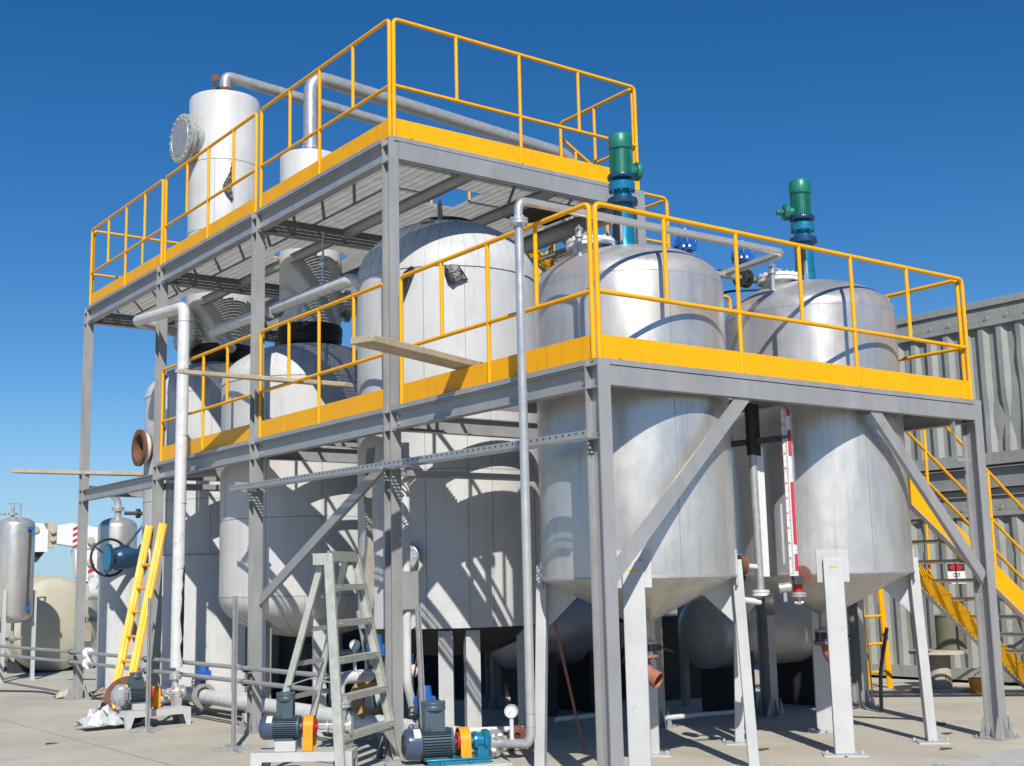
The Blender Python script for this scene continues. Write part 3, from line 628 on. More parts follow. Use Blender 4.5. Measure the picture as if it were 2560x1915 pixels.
bot = [(r,1.40-.50*math.sqrt(max(0,1-(r/BR)**2))) for r in [BR*math.cos(PI/2*i/14) for i in range(15)]]
k = MB(); k.lathe((bx,by,0),(0,0,1),[(max(r,.0005),z) for r,z in bot],80); k.build('bottom_dish', 'clad', B)
seams(bx,by,BR,1.40,.50,26,.15,B,'dish_seam',-1)
k = MB()
for zz in (1.40,2.3,3.1,3.96): k.lathe_open((bx,by,0),(0,0,1),[(BR,zz-.005),(BR+.003,zz),(BR,zz+.005)],80)
for a in (175,215,250,285):
    u = V((math.cos(math.radians(a)), math.sin(math.radians(a)), 0)); k.bar(V((bx,by,1.41))+u*(BR+.001), V((bx,by,3.94))+u*(BR+.001), .004, .004)
k.build('cladding_seam', 'seam', B)
for a in (205,250,300,40,130):
    u = V((math.cos(math.radians(a)), math.sin(math.radians(a)), 0)); s = V((-u.y,u.x,0)); k = MB(); c = V((bx,by,0))+u*.86
    k.obox(c+V((0,0,.60)), .10, .15, 1.18, u, s); k.obox(c+V((0,0,.006)), .22, .24, .012, u, s); k.build('leg', 'legs', B)
k = MB(); k.cyl((bx,by,.55),(bx,by,1.05),.10,20); k.lathe((bx,by,.78),(0,0,1),[(.16,0),(.16,.05)],24); k.build('outlet', 'dark', B)
Cc = thing('insulated_tank', (1.44,10.0,0), 'farthest white clad tank with rusty open nozzle under the tall white column', 'tank', 'white clad process tanks')
cx, cy, CR = 1.44, 10.0, 1.05
k = MB(); k.lathe((cx,cy,0),(0,0,1),[(CR+.03,.15),(CR+.03,1.95)],80); k.lathe((cx,cy,0),(0,0,1),[(CR,1.95),(CR,4.2)],80); k.build('cladding_shell', 'clad', Cc)
k = MB(); k.lathe((cx,cy,0),(0,0,1),dome(CR+.008,4.17,.55,16,.35)+[(.35,4.70)],80); k.build('dome', 'clad', Cc)
seams(cx,cy,CR+.008,4.17,.55,40,.45,Cc)
k = MB()
for zz in (1.95,2.7,3.4,4.18): k.lathe_open((cx,cy,0),(0,0,1),[(CR,zz-.005),(CR+.004,zz),(CR,zz+.005)],80)
for a in (170,205,240,275):
    u = V((math.cos(math.radians(a)), math.sin(math.radians(a)), 0)); k.bar(V((cx,cy,1.96))+u*(CR+.001), V((cx,cy,4.16))+u*(CR+.001), .004, .004)
k.build('cladding_seam', 'seam', Cc)
k = MB(); k.lathe((cx,cy,.075),(0,0,1),[(CR-.1,-.075),(CR-.1,.08)],60); k.build('plinth', 'plinth', Cc)
# open rusty nozzle
q = V((.375,10.0,3.44))
k = MB(); k.lathe_open(q,(-1,0,0),[(.19,0),(.19,.10),(.255,.10),(.255,.14),(.188,.14),(.182,.13),(.182,.005)],40); k.build('open_nozzle', 'rust', Cc)
k = MB(); k.lathe(q,(-1,0,0),[(.181,.004),(.0005,.006)],36); k.build('nozzle_bore', 'gasket', Cc)  # dark disc paints the shaded inside of the nozzle
k = MB(); k.lathe_open(q+V((-.02,0,0)),(-1,0,0),[(.195,0),(.215,.02),(.215,.075),(.195,.09)],40); k.build('nozzle_collar', 'pipe', Cc)
# columns standing on the vessels
TB = thing('vapour_column', (bx,by,4.46), 'narrower grey clad column with black base ring through the upper deck', 'column', 'clad columns rising through the upper deck')
k = MB(); k.lathe((bx,by,0),(0,0,1),[(.385,4.72),(.385,6.93),(.375,6.955),(.0005,6.985)],56); k.build('shell', 'clad', TB)
k = MB(); k.lathe((bx,by,0),(0,0,1),[(.33,4.44),(.36,4.46),(.40,4.54),(.40,4.60),(.395,4.605),(.395,4.615),(.405,4.62),(.405,4.70),(.38,4.74)],56); k.build('base_ring', 'black', TB)
k = MB(); k.lathe_open((bx,by,0),(0,0,1),[(.385,5.9),(.388,5.905),(.385,5.91)],56); k.build('shell_seam', 'seam', TB)
nd = V((.93,-.36,0)).normalized(); k = MB(); k.lathe(V((bx,by,5.02))+nd*.36, nd, [(.15,0),(.15,.08),(.205,.082),(.205,.105),(.2,.107),(.2,.112),(.205,.114),(.205,.137),(.0005,.14)],36); k.build('side_manway', 'darkdome', TB)
k = MB(); k.lathe((bx,by,0),(0,0,1),[(.09,6.97),(.09,7.03),(.125,7.032),(.125,7.055),(.118,7.057),(.118,7.063),(.125,7.065),(.125,7.088),(.08,7.09)],28); k.bolts((bx,by,7.09),(0,0,1),.11,8,.009,.012); k.build('top_flange', 'galv', TB)
TC = thing('vapour_column', (cx,cy,4.72), 'tall wide white column with a large bolted blind flange near its top', 'column', 'clad columns rising through the upper deck')
k = MB(); k.lathe((cx,cy,0),(0,0,1),[(.44,4.93),(.49,5.2),(.515,5.42),(.515,8.66),(.50,8.69),(.0005,8.73)],64); k.build('shell', 'clad', TC)
k = MB(); k.lathe((cx,cy,0),(0,0,1),[(.40,4.68),(.42,4.70),(.46,4.78),(.46,4.84),(.45,4.85),(.45,4.86),(.465,4.87),(.465,4.93),(.44,4.95)],56); k.build('base_ring', 'black', TC)
k = MB()
for zz in (6.60,7.64): k.lathe_open((cx,cy,0),(0,0,1),[(.515,zz-.006),(.519,zz),(.515,zz+.006)],64)
for a in (232,262): 
    u = V((math.cos(math.radians(a)), math.sin(math.radians(a)), 0)); k.bar(V((cx,cy,6.60))+u*.516, V((cx,cy,7.64))+u*.516, .004, .004)
k.build('shell_seam', 'seam', TC)
flap(cx,cy,.515,258,[(-12,7.60,.004),(-13,7.53,.01),(-6,7.45,.015),(-9,7.30,.012),(-14,7.17,.01),(-6,7.10,.02),(2,7.03,.012),(3,7.17,.005),(-1,7.35,.004),(0,7.55,.004)], TC, 'torn_cladding', 'foil', .015)
k = MB(); k.prism([(1.345,9.488,7.63),(1.29,9.485,7.42),(1.205,9.515,7.21),(1.25,9.50,7.12),(1.33,9.478,7.02),(1.345,9.468,7.10),(1.30,9.46,7.22),(1.335,9.462,7.35)], (-.01,-.035,0)); k.build('torn_edge', 'torn', TC)
q = V((cx,cy,7.98)); nd = V((-1,-.06,0)).normalized()
k = MB(); k.lathe(q+nd*.44, nd, [(.27,0),(.27,.16),(.36,.165),(.36,.205),(.345,.21),(.345,.22),(.36,.225),(.36,.26),(.30,.262),(.27,.275),(.265,.262),(.0005,.255)],48)
k.bolts(q+nd*.70, nd, .33, 20, .014, .02); k.bolts(q+nd*.575, nd, .33, 20, .013, .03); k.build('bolted_blind_flange', 'alu', TC)
k = MB(); k.lathe(q+nd*.705, nd, [(.262,0),(.258,.008),(.0005,.009)],40); k.build('blind_cover', 'galv', TC)
q = V((cx,cy,5.12)); k = MB(); k.lathe(q+nd*.38, nd, [(.24,0),(.24,.17),(.33,.175),(.33,.215),(.0005,.22)],40); k.bolts(q+nd*.60, nd, .30, 18, .014, .02); k.build('lower_blind_flange', 'alu', TC)
k = MB(); k.lathe((cx,cy,0),(0,0,1),[(.095,8.70),(.095,8.78),(.145,8.785),(.15,8.80),(.15,8.835),(.145,8.84),(.145,8.85),(.15,8.855),(.15,8.88),(.09,8.885)],28); k.bolts((cx,cy,8.88),(0,0,1),.128,8,.01,.015); k.build('top_flange', 'rust', TC)
k = MB(); k.cyl((cx-.22,cy-.1,8.70),(cx-.22,cy-.1,8.86),.018,10); k.lathe((cx-.22,cy-.1,8.86),(0,0,1),[(.03,0),(.03,.03),(.015,.05)],10); k.lathe((cx-.22,cy-.14,8.97),(-.4,-1,0),[(.055,0),(.055,.03)],18); k.build('pressure_gauge', 'rust', TC)
# vapour pipes
def pipe(name, label, pts, r, m='pipe', bend=.15, n=18, bands=(), cat='pipe', group=None, flanges=()):
    root = thing(name, pts[0], label, cat, group)
    k = MB(); k.tube(pts, r, n, bend); k.build('pipe_run', m, root)
    if bands:
        k = MB()
        for p, d in bands: 
            d = V(d).normalized(); k.lathe_open(V(p)-d*.004, d, [(r-.002,0),(r+.003,.001),(r+.003,.007),(r-.002,.008)], n)
        k.build('joint_band', 'seam' if m == 'pipe' else 'galv', root)
    for p, d in flanges:
        d = V(d).normalized(); k = MB(); rr = r*1.75
        k.lathe(V(p)-d*.026, d, [(r*.98,0),(rr,.001),(rr,.020),(rr*.95,.022),(rr*.95,.030),(rr,.032),(rr,.051),(r*.98,.052)], 26); k.bolts(V(p)-d*.036, d, rr*.83, 8, .007, .072); k.build('flange', m if m != 'pipe' else 'galv', root)
    return root
pipe('vapour_pipe', 'silver pipe arching off the tall white column and sloping down behind the rails', [(cx,cy,8.88),(cx,cy,9.10),(4.9,10.0,8.90),(4.9,10.0,.02)], .085, 'galv', .26, 22, bands=[((1.72,10,9.083),(1,0,-.057))], group='silver vapour pipes above the upper deck')
pipe('vapour_pipe', 'silver pipe arching off the narrower column and sloping over the upper deck', [(bx,by,7.09),(bx,by,8.08),(5.75,7.1,7.80),(5.75,7.1,0.02)], .093, 'galv', .26, 22, bands=[((1.66,7.1,8.06),(1,0,-.062)),((bx,by,7.72),(0,0,1))], group='silver vapour pipes above the upper deck')
# ------------------------------------------------------------------ other pipe runs
pipe('downpipe', 'tall white downpipe with chipped paint outside the lower deck rail, elbow at its top', [(-.23,7.32,.62),(-.21,7.32,4.86),(-.21,8.95,4.98),(.45,9.35,4.98)], .070, 'pipe', .12, 22,
     bands=[((-.21,7.32,4.1),(0,0,1)),((-.21,7.32,2.5),(0,0,1)),((-.21,7.32,3.3),(0,0,1)),((-.21,7.32,1.75),(0,0,1)),((-.21,7.32,4.68),(0,0,1)),((-.21,7.55,4.88),(0,1,.07))])
rw = random.Random(5); k = MB(); vs = []
for i in range(15):
    z = .72+1.05*i/14; lo = 292+rw.uniform(-14,14)-(10 if 3 < i < 11 else 0)
    for j in range(6):
        a = math.radians(lo+(352-lo)*j/5); r_ = .0715+.006*rw.random(); x_ = -.23+.02*(z-.62)/4.24; vs.append((x_+r_*math.cos(a), 7.32+r_*math.sin(a), z+rw.uniform(-.015,.015)))
k.add(vs, [(i*6+j, i*6+j+1, i*6+j+7, i*6+j+6) for i in range(14) for j in range(5)])
o = k.build('torn_wrap', 'torn'); tag(o, 'torn dark wrapping low on the right side of the tall white downpipe', 'pipe wrap')
pipe('transfer_pipe', 'white elbowed pipe sloping from the torn clad tank towards the far column', [(.62,4.38,4.62),(.45,4.42,4.68),(.45,8.0,4.74),(1.1,8.9,4.74)], .068, 'pipe', .12, 20,
     bands=[((.45,4.75,4.685),(0,1,0)),((.45,4.95,4.69),(0,1,0)),((.45,5.1,4.69),(0,1,0))], flanges=[((.45,6.25,4.71),(0,1,.02)),((.45,6.42,4.71),(0,1,.02)),((.60,4.385,4.63),(1,-.1,-.2))])
sv = thing('sample_valve', (.50,4.9,4.75), 'small chrome valve stem standing on the white elbowed pipe', 'valve')
k = MB(); k.cyl((.45,5.05,4.75),(.45,5.05,4.95),.016,10); k.lathe((.45,5.05,4.93),(0,0,1),[(.05,0),(.05,.02),(.03,.022),(.045,.05),(.045,.07),(.03,.10),(.05,.105),(.05,.125)],16); k.cyl((.45,5.05,5.05),(.45,5.05,5.32),.012,8); k.build('stem', 'chrome', sv)
k = MB(); k.obox((.45,5.05,5.33),.07,.03,.015,(1,1,0)); k.build('handle', 'chrome', sv)
rs = thing('riser_pipe', (-.28,.53,.40), 'slim shiny riser pipe climbing outside the left rail and crossing above the left steel tank', 'pipe')
k = MB(); k.tube([(-.36,.70,.352),(-.28,.535,.352),(-.28,.535,4.395),(2.60,.42,4.355),(2.55,1.16,4.30)], .034, 18, .085); k.build('pipe_run', 'chrome', rs)
k = MB(); k.lathe((-.28,.535,4.20),(0,0,1),[(.035,0),(.072,.001),(.072,.018),(.068,.02),(.068,.028),(.072,.03),(.072,.048),(.035,.049)],26); k.bolts((-.28,.535,4.185),(0,0,1),.058,6,.007,.075); k.build('flange', 'chrome', rs)
k = MB()
for z in (.47,.56): k.lathe_open((-.28,.535,z),(0,0,1),[(.033,0),(.0365,.002),(.0365,.006),(.033,.008)],18)
k.build('weld_bead', 'galv', rs)
hd = thing('header_pipe', (2.0,1.1,4.3), 'short silver header pipe joining the two blue valves between the tank tops', 'pipe')
k = MB(); k.tube([(1.89,1.0,4.22),(1.93,1.1,4.28),(3.02,1.1,4.29),(3.15,1.08,4.26),(3.20,1.06,4.13)], .030, 14, .08); k.build('pipe_run', 'galv', hd)
def actuated_valve(p, axis, label, s=1.0, stem=.10, wheel=True, disc=.075):
    t = thing('actuated_valve', p, label, 'valve', 'valves with blue electric actuators'); p = V(p); ax = V(axis).normalized(); sd = V((-ax.y, ax.x, 0))
    k = MB(); k.lathe(p-ax*.05*s, ax, [(disc*.6*s,0),(disc*s,0),(disc*s,.02*s),(disc*.62*s,.022*s),(disc*.62*s,.078*s),(disc*s,.08*s),(disc*s,.10*s),(disc*.6*s,.1*s)],24); k.bolts(p-ax*.062*s, ax, disc*.82*s, 6, .007*s, .124*s); k.build('valve_body', 'dark', t)
    k = MB(); k.cyl(p, p+V((0,0,stem*s+.02)), .02*s, 12); k.obox(p+V((0,0,stem*s*.7)), .05*s,.05*s,stem*.5*s, ax); k.build('stem', 'dark', t)
    q = p+V((0,0,stem*s)); k = MB()
    k.lathe(q, (0,0,1), [(.045*s,0),(.062*s,.004*s),(.066*s,.02*s),(.066*s,.055*s),(.060*s,.062*s)],20)
    k.obox(q+V((0,0,.04*s)), .17*s,.10*s,.05*s, sd); k.obox(q+V((0,0,.072*s)), .165*s,.13*s,.02*s, sd)
    k.obox(q+V((0,0,.10*s)), .15*s,.125*s,.05*s, sd); k.lathe(q+V((0,0,.08*s)), (0,0,1), [(.068*s,0),(.068*s,.05*s),(.060*s,.12*s),(.055*s,.135*s),(.0005,.138*s)],20)
    for i in (-1,1):
        for j in (-1,1): k.cyl(q+sd*(.07*s*i)+ax*(.055*s*j)+V((0,0,.055*s)), q+sd*(.07*s*i)+ax*(.055*s*j)+V((0,0,.115*s)), .012*s, 8)
    k.build('actuator', 'blue', t, bevel=.004*s)
    f = -ax if True else ax
    cd = V((-.59,-.8,0))
    for i in (-1,1): k = MB(); c = q+V((0,0,.045*s))+cd*.075*s+V((cd.y,-cd.x,0))*(.024*s*i); k.cyl(c, c+cd*.02*s, .012*s, 10); k.build('cable_gland', 'white', t)
    if wheel:
        c = q+V((0,0,-.01*s))+sd*(.13*s); k = MB(); k.tube([c+V((0,0,0)) + ax*(.05*s*math.cos(2*PI*i/18)) + V((0,0,.05*s*math.sin(2*PI*i/18))) for i in range(18)], .008*s, 6, closed=True); k.cyl(q+sd*.05*s, c, .008*s, 6); k.bar(c-ax*.05*s, c+ax*.05*s, .01*s, .01*s); k.build('handwheel', 'dark', t)
    return t
actuated_valve((1.89,.94,4.22),(1,.1,0),'blue actuator valve behind the left steel tank top', 1.05, .14, False)
actuated_valve((2.80,1.1,4.29),(1,0,0),'blue actuator valve with dark round flanges between the steel tank tops', 1.05, .13, False, .085)
actuated_valve((.33,7.86,.25),(0,1,0),'blue actuator valve on the ground pipe right of the white downpipe', .95, .17, True, .09)
actuated_valve((.30,2.86,.22),(0,1,0),'blue actuator valve on the ground pipe behind the right pump', 1.0, .17, True, .09)
actuated_valve((.13,3.42,.70),(1,0,0),'blue actuator valve behind the stepladder on a raised white pipe', .95, .15, False, .085)
actuated_valve((2.02,.62,1.50),(0,1,0),'small blue actuator half hidden beside the white level pipe', .8, .03, False, .06)
pipe('ground_pipe', 'thick white pipe lying along the ground behind the pumps', [(-.12,8.52,.19),(.34,8.46,.23),(.34,2.4,.20)], .085, 'pipe', .12, 20, bands=[((.34,7.62,.226),(0,1,0)),((.34,5.5,.215),(0,1,0)),((.34,4.2,.21),(0,1,0))], flanges=[((.34,7.86,.227),(0,1,0)),((.34,2.86,.205),(0,1,0))])
pipe('ground_pipe', 'second thick white pipe on the ground beside the far tank skirt', [(.55,9.6,.2),(.60,7.2,.2)], .085, 'pipe', .1, 18)
pipe('branch_pipe', 'white elbowed branch pipe behind the stepladder rungs', [(-.26,3.42,.42),(-.26,3.42,.68),(.55,3.42,.70)], .058, 'pipe', .10, 18, bands=[((-.26,3.42,.5),(0,0,1)),((-.08,3.42,.69),(1,0,0))], flanges=[((.25,3.42,.70),(1,0,0))])
for y in (6.6,4.9,3.0): 
    k = MB(); k.box(.24,y-.03,0,.44,y+.03,.012); k.box(.27,y-.02,.012,.41,y+.02,.115); o = k.build('pipe_shoe', 'legs'); tag(o, {6.6:'small white pipe shoe under the thick ground pipe at its far left',4.9:'small white pipe shoe under the thick ground pipe by the stepladder',3.0:'small white pipe shoe under the thick ground pipe by the right pump'}[y], 'pipe support', 'shoes under the ground pipe')
# twin horizontal service pipes on the columns
for z, w in ((.67,'upper'),(.53,'lower')):
    rt_ = pipe('service_pipe', f'{w} one of two slim grey pipes running low along the left columns', [(-.12,17.5,z-.04),(-.12,10.9,z),(-.12,3.85,z)], .024, 'steel', 0, 14, flanges=[], group='slim grey service pipes')
    k = MB(); k.lathe((-.12,10.78,z),(0,-1,0),[(.024,0),(.075,.002),(.075,.02),(.070,.022),(.070,.028),(.075,.03),(.075,.048),(.03,.05)],26); k.bolts((-.12,10.73,z),(0,-1,0),.058,4,.009,.015,.6); k.build('flange', 'white', rt_)
    k = MB()
    for y in (11.52,8.6,5.73): k.bar((-.13,y-.0,z-.035),(.0,y-.0,z-.035),.03,.022); k.tube([(-.148,y,z-.03),(-.148,y,z+.012),(-.12,y,z+.03),(-.092,y,z+.012),(-.092,y,z-.03)],.005,6,.01)
    k.build('pipe_bracket', 'dark', rt_)
# slim pipes crossing the floor under the tanks
pipe('floor_pipe', 'slim white pipe lying low across the yard behind the pressure gauge', [(.45,2.62,.22),(1.02,2.25,.22)], .026, 'pipe', 0, 14, group='slim pipes on the yard floor')
pipe('floor_pipe', 'slim white floor pipe behind the front steel column', [(1.9,3.0,.17),(2.6,3.0,.17)], .026, 'pipe', 0, 14, group='slim pipes on the yard floor')
pipe('floor_pipe', 'slim white floor pipe under the right steel tank', [(2.75,2.9,.10),(4.25,2.6,.10)], .026, 'pipe', 0, 14, group='slim pipes on the yard floor')
pipe('floor_pipe', 'grey pipe crossing at knee height behind the clad tank legs', [(1.3,6.2,.75),(4.2,5.3,.66)], .03, 'steel', 0, 14, group='slim pipes on the yard floor')
pipe('drop_pipe', 'white vertical pipe with a grey box beside the second column', [(.22,3.02,2.80),(.22,3.02,.62),(.34,3.1,.35)], .040, 'pipe', .08, 16)
k = MB(); k.box(.13,2.955,1.28,.31,2.975,1.62); k.box(.13,2.975,1.30,.15,3.06,1.60); o = k.build('junction_plate', 'steel'); tag(o, 'flat grey plate clipped to the white pipe beside the second column', 'plate')
# ------------------------------------------------------------------ level gauges between the steel tanks
lg = thing('level_pipe', (2.08,.42,1.4), 'white level pipe with black wrapping hanging between the steel tanks', 'level gauge', 'level gauges on the steel tanks')
k = MB(); k.tube([(2.10,.45,1.38),(2.08,.45,3.02)], .034, 16); k.build('stand_pipe', 'galv', lg)
k = MB(); k.tube([(2.081,.45,2.52),(2.08,.45,2.96)], .041, 16); k.tube([(2.165,.47,2.52),(2.165,.47,2.96)], .036, 14); k.build('black_wrap', 'black', lg)
k = MB(); k.box(2.15,.462,1.5,2.185,.49,2.95); k.box(2.195,.47,1.5,2.245,.482,2.6); k.build('indicator_strip', 'white', lg)
k = MB(); k.tube([(2.135,.455,1.46),(2.132,.455,2.55)], .006, 6); k.build('cable', 'navy', lg)
k = MB(); k.lathe((2.10,.45,1.34),(0,0,1),[(.03,0),(.075,.002),(.075,.022),(.07,.024),(.07,.03),(.075,.032),(.075,.05),(.03,.052)],24); k.tube([(1.90,.52,1.60),(2.09,.45,1.58)],.022,10); k.tube([(1.90,.52,1.32),(2.09,.45,1.29)],.026,10); k.build('flange', 'pipe', lg)
k = MB(); k.lathe((1.92,.515,1.60),(1,-.35,-.05),[(.03,0),(.085,.002),(.085,.022),(.08,.03),(.085,.036),(.085,.055),(.03,.057)],28); k.build('rusty_flange', 'rust', lg)
k = MB(); k.lathe((2.15,.38,1.27),(.5,-.8,0),[(.04,-.05),(.09,-.04),(.09,.02),(.085,.03),(.0005,.032)],26); k.build('dark_flange', 'dark', lg)
ls = thing('level_scale', (2.28,.22,1.35), 'white level scale with red bar and black ticks in front of the right steel tank', 'level gauge', 'level gauges on the steel tanks')
gx, gy = 2.265, .22; gz0, gz1 = 1.50, 2.90
cdir = V((.80,-.60,0)).normalized(); fdir = V((-.60,-.80,0)).normalized()     # width and facing of the scale
def scl(w, z, f=0.0): return V((gx,gy,0))+cdir*w+fdir*f+V((0,0,z))
k = MB(); k.obox(scl(.0,(gz0+gz1)/2,-.01), .068, .012, gz1-gz0, cdir, fdir*-1); k.build('scale_plate', 'pipe', ls)
k = MB(); k.cyl(scl(.035,gz0-.05,-.045), scl(.035,gz1+.02,-.045), .03, 14); k.build('chamber', 'galv', ls)
k = MB(); k.obox(scl(-.075,gz0+.25+.1,-.02), .02, .02, gz1-gz0-.9, cdir, fdir*-1); k.build('side_rail', 'steel', ls)
k = MB()
for a, b in ((1.54,1.68),(1.76,2.28),(2.84,2.90)): k = MB(); k.obox(scl(.026,(a+b)/2,-.0025), .028, .003, b-a, cdir, fdir*-1); k.build('red_bar', 'redpr', ls)
k = MB()
for a, b in ((2.50,2.72),): k.obox(scl(.026,(a+b)/2,-.0025), .028, .003, b-a, cdir, fdir*-1)
k.build('dark_bar', 'redpr', ls)
k = MB(); i = 0; z = gz0+.02
while z < gz1-.01:
    w = .026 if i % 10 == 0 else (.018 if i % 5 == 0 else .012)
    k.obox(scl(.002-w/2,z,-.003), w, .002, .0035, cdir, fdir*-1); i += 1; z += .0125
k.build('tick_mark', 'tick', ls)
for i in range(10): text(str(i+1 if i < 9 else 10)+'0', .032, scl(-.033,gz0+.02+.125*(i+1)-.0,-.0025), cdir, (0,0,1), 'redpr', 'numeral', ls)
k = MB(); k.obox(scl(.03,1.465,.01), .085,.06,.07, cdir); k.build('clamp_block', 'dark', ls)
k = MB(); k.lathe(scl(.035,1.36,-.045),(0,0,1),[(.032,0),(.04,.02),(.04,.08),(.034,.09)],18); k.build('red_sleeve', 'red', ls)
k = MB(); k.lathe(scl(.035,1.325,-.045),(0,0,1),[(.02,-.06),(.02,0),(.065,.002),(.065,.018),(.06,.02),(.065,.022),(.065,.04),(.03,.042)],22); k.tube([scl(.0,1.28,-.045),scl(.07,1.28,-.045)],.014,8); k.build('drain_flange', 'galv', ls)
k = MB(); k.cyl(scl(-.13,1.40,-.03), scl(-.03,1.41,-.03), .042, 18); k.cyl(scl(-.08,1.40,-.03), scl(-.08,1.29,-.03), .018, 10); k.build('transmitter', 'galv', ls)
k = MB(); k.lathe(scl(.085,1.50,-.12), -fdir, [(.03,-.02),(.085,-.018),(.085,.012),(.03,.014)],26); k.obox(scl(.06,1.535,-.02), .03,.02,.09, cdir); k.build('side_flange', 'rust', ls)
k = MB(); k.obox(scl(-.0,2.66,.0), .15, .06, .012, cdir); k.bar(scl(-.02,2.655,-.03), (1.95,.62,2.62), .03, .05); k.build('support_arm', 'dark', ls)
# ------------------------------------------------------------------ cable tray
ct = thing('cable_tray', (-.15,3,2.55), 'long perforated cable tray clipped across the left columns', 'cable tray', 'perforated cable trays')
k = MB(); p0, p1 = V((-.17,6.05,2.585)), V((-.17,-.06,2.535))
k.bar(p0, p1, .004, .055, (1,0,0)); k.bar(p0+V((.15,0,0)), p1+V((.15,0,0)), .004, .055, (1,0,0)); 
n = 190
for i in range(n):
    c = p0+(p1-p0)*((i+.5)/n)+V((.075,0,-.022)); k.obox(c, .148, .012, .003, (1,0,0))
k.bar(p0+V((.02,0,-.0255)), p1+V((.02,0,-.0255)), .036, .003, (1,0,0)); k.bar(p0+V((.13,0,-.0255)), p1+V((.13,0,-.0255)), .036, .003, (1,0,0)); k.bar(p0+V((.075,0,-.0255)), p1+V((.075,0,-.0255)), .012, .003, (1,0,0))
k.build('tray_body', 'galv', ct)
k = MB()
for i in range(80):
    c = p0+(p1-p0)*((i+.5)/80)+V((-.0035,0,.008)); k.lathe(c, (-1,0,0), [(.009,0),(.009,.001)], 8)
k.build('slot_mark', 'dark', ct)
k = MB()
for y in (5.73,2.88,.02):
    if y > .1: k.bar((-.20,y-.09,2.53),(.06,y-.09,2.53),.04,.02)
k.bar((-.16,5.92,2.63),(-.02,5.92,2.63),.05,.03); k.build('tray_bracket', 'steel', ct)
ct2 = thing('cable_tray', (.5,2.9,2.5), 'shorter perforated cable tray crossing in front of the torn clad tank', 'cable tray', 'perforated cable trays')
k = MB(); p0, p1 = V((.10,2.80,2.50)), V((2.6,2.80,2.50)); k.bar(p0,p1,.004,.05,(0,1,0)); k.bar(p0+V((0,.14,0)),p1+V((0,.14,0)),.004,.05,(0,1,0))
for i in range(80): c = p0+(p1-p0)*((i+.5)/80)+V((0,.07,-.02)); k.obox(c,.013,.138,.003,(1,0,0))
k.build('tray_body', 'galv', ct2)
# ------------------------------------------------------------------ planks
def plank(p, q, w, t, label, roll=0):
    k = MB(); k.bar(p, q, w, t); o = k.build('scaffold_plank', 'wood', bevel=.006); return tag(o, label, 'plank', 'weathered scaffold planks')
plank((-1.25,1.25,3.335),(.55,1.94,3.315),.22,.055,'weathered plank poking out through the rail just left of the front corner')
plank((-.60,6.40,3.90),(.33,4.23,3.515),.20,.045,'weathered plank threaded past the downpipe across the middle railing')
plank((-.75,12.35,3.28),(.80,10.75,3.15),.22,.05,'weathered plank jutting out to the far left of the frame')
# ------------------------------------------------------------------ pumps
def motor(parent, c, ax, L, r, cover_first=True, box_h=.24, body='slate'):
    """electric motor; c = centre of its back end, ax = unit direction to the shaft"""
    c = V(c); ax = V(ax).normalized(); sd = V((-ax.y, ax.x, 0))
    m_ = MB(); m_.lathe(c+ax*(L*.34), ax, [(r*.86,0),(r*.86,L*.60),(r*.97,L*.605),(r*.97,L*.66),(r*.45,L*.665),(r*.40,L*.72)],32)
    for i in range(34):
        a = 2*PI*i/34; u = sd*math.cos(a)+V((0,0,math.sin(a))); q = c+ax*(L*.64)+u*(r*.93); m_.obox(q, L*.58, r*.035, r*.16, ax, u.cross(ax))
    o = m_.build('motor', body, parent)
    f = MB(); f.lathe(c, ax, [(r*.62,-.002),(r*.86,0),(r*1.0,L*.05),(r*1.02,L*.08),(r*1.02,L*.33),(r*.98,L*.345)],36); f.build('fan_cover', 'fan', o)
    f = MB(); f.lathe(c-ax*.003, ax, [(.0005,0),(r*.70,0),(r*.72,.004)],32)
    for i in range(5): 
        rr = r*(.15+.12*i); f.tube([c-ax*.006+sd*(rr*math.cos(2*PI*j/24))+V((0,0,rr*math.sin(2*PI*j/24))) for j in range(24)], .0035, 5, closed=True)
    f.build('fan_grille', 'dark', o)
    b = MB(); q = c+ax*(L*.62)+V((0,0,r*.75)); b.obox(q+V((0,0,box_h*.42)), L*.42, r*1.15, box_h*.84, ax, sd); b.lathe(q+V((0,0,box_h*.78)), (0,0,1), [(r*.62,0),(r*.80,.004),(r*.82,.012),(r*.82,.03),(r*.78,.034),(r*.78,.040),(r*.82,.044),(r*.82,.06),(r*.70,.066),(.0005,.068)],28)
    b.bolts(q+V((0,0,box_h*.78+.06)), (0,0,1), r*.74, 8, .007, .012); b.lathe(q+sd*(-r*.4)-ax*(L*.16)+V((0,0,box_h*.15)), (-sd.x,-sd.y,-.4), [(.02,0),(.026,.01),(.026,.03),(.0005,.032)],10); b.build('terminal_box', body, o, bevel=.008)
    f = MB()
    for s in (-1,1): f.obox(c+ax*(L*.62)+sd*(s*r*.7)-V((0,0,r*.95)), L*.5, r*.5, r*.22, ax)
    f.build('motor_foot', body, o)
    u = (sd*(-.62)+V((0,0,.78))).normalized(); f = MB(); vs = []; fs = []
    for i in range(6):
        a = math.radians(28+9*i); uu = sd*(-math.cos(a))+V((0,0,math.sin(a)))
        for t in (L*.17,L*.31): vs.append(c+ax*t+uu*(r*1.025))
    for i in range(5): fs.append((2*i,2*i+2,2*i+3,2*i+1))
    f.add(vs, fs); f.build('rating_label', 'white', o)
    f = MB()
    for i in range(4):
        a = math.radians(34+9*i); uu = sd*(-math.cos(a))+V((0,0,math.sin(a))); f.bar(c+ax*(L*.19)+uu*(r*1.028), c+ax*(L*.29)+uu*(r*1.028), .003, .001)
    f.build('label_print', 'tick', o)
    return o
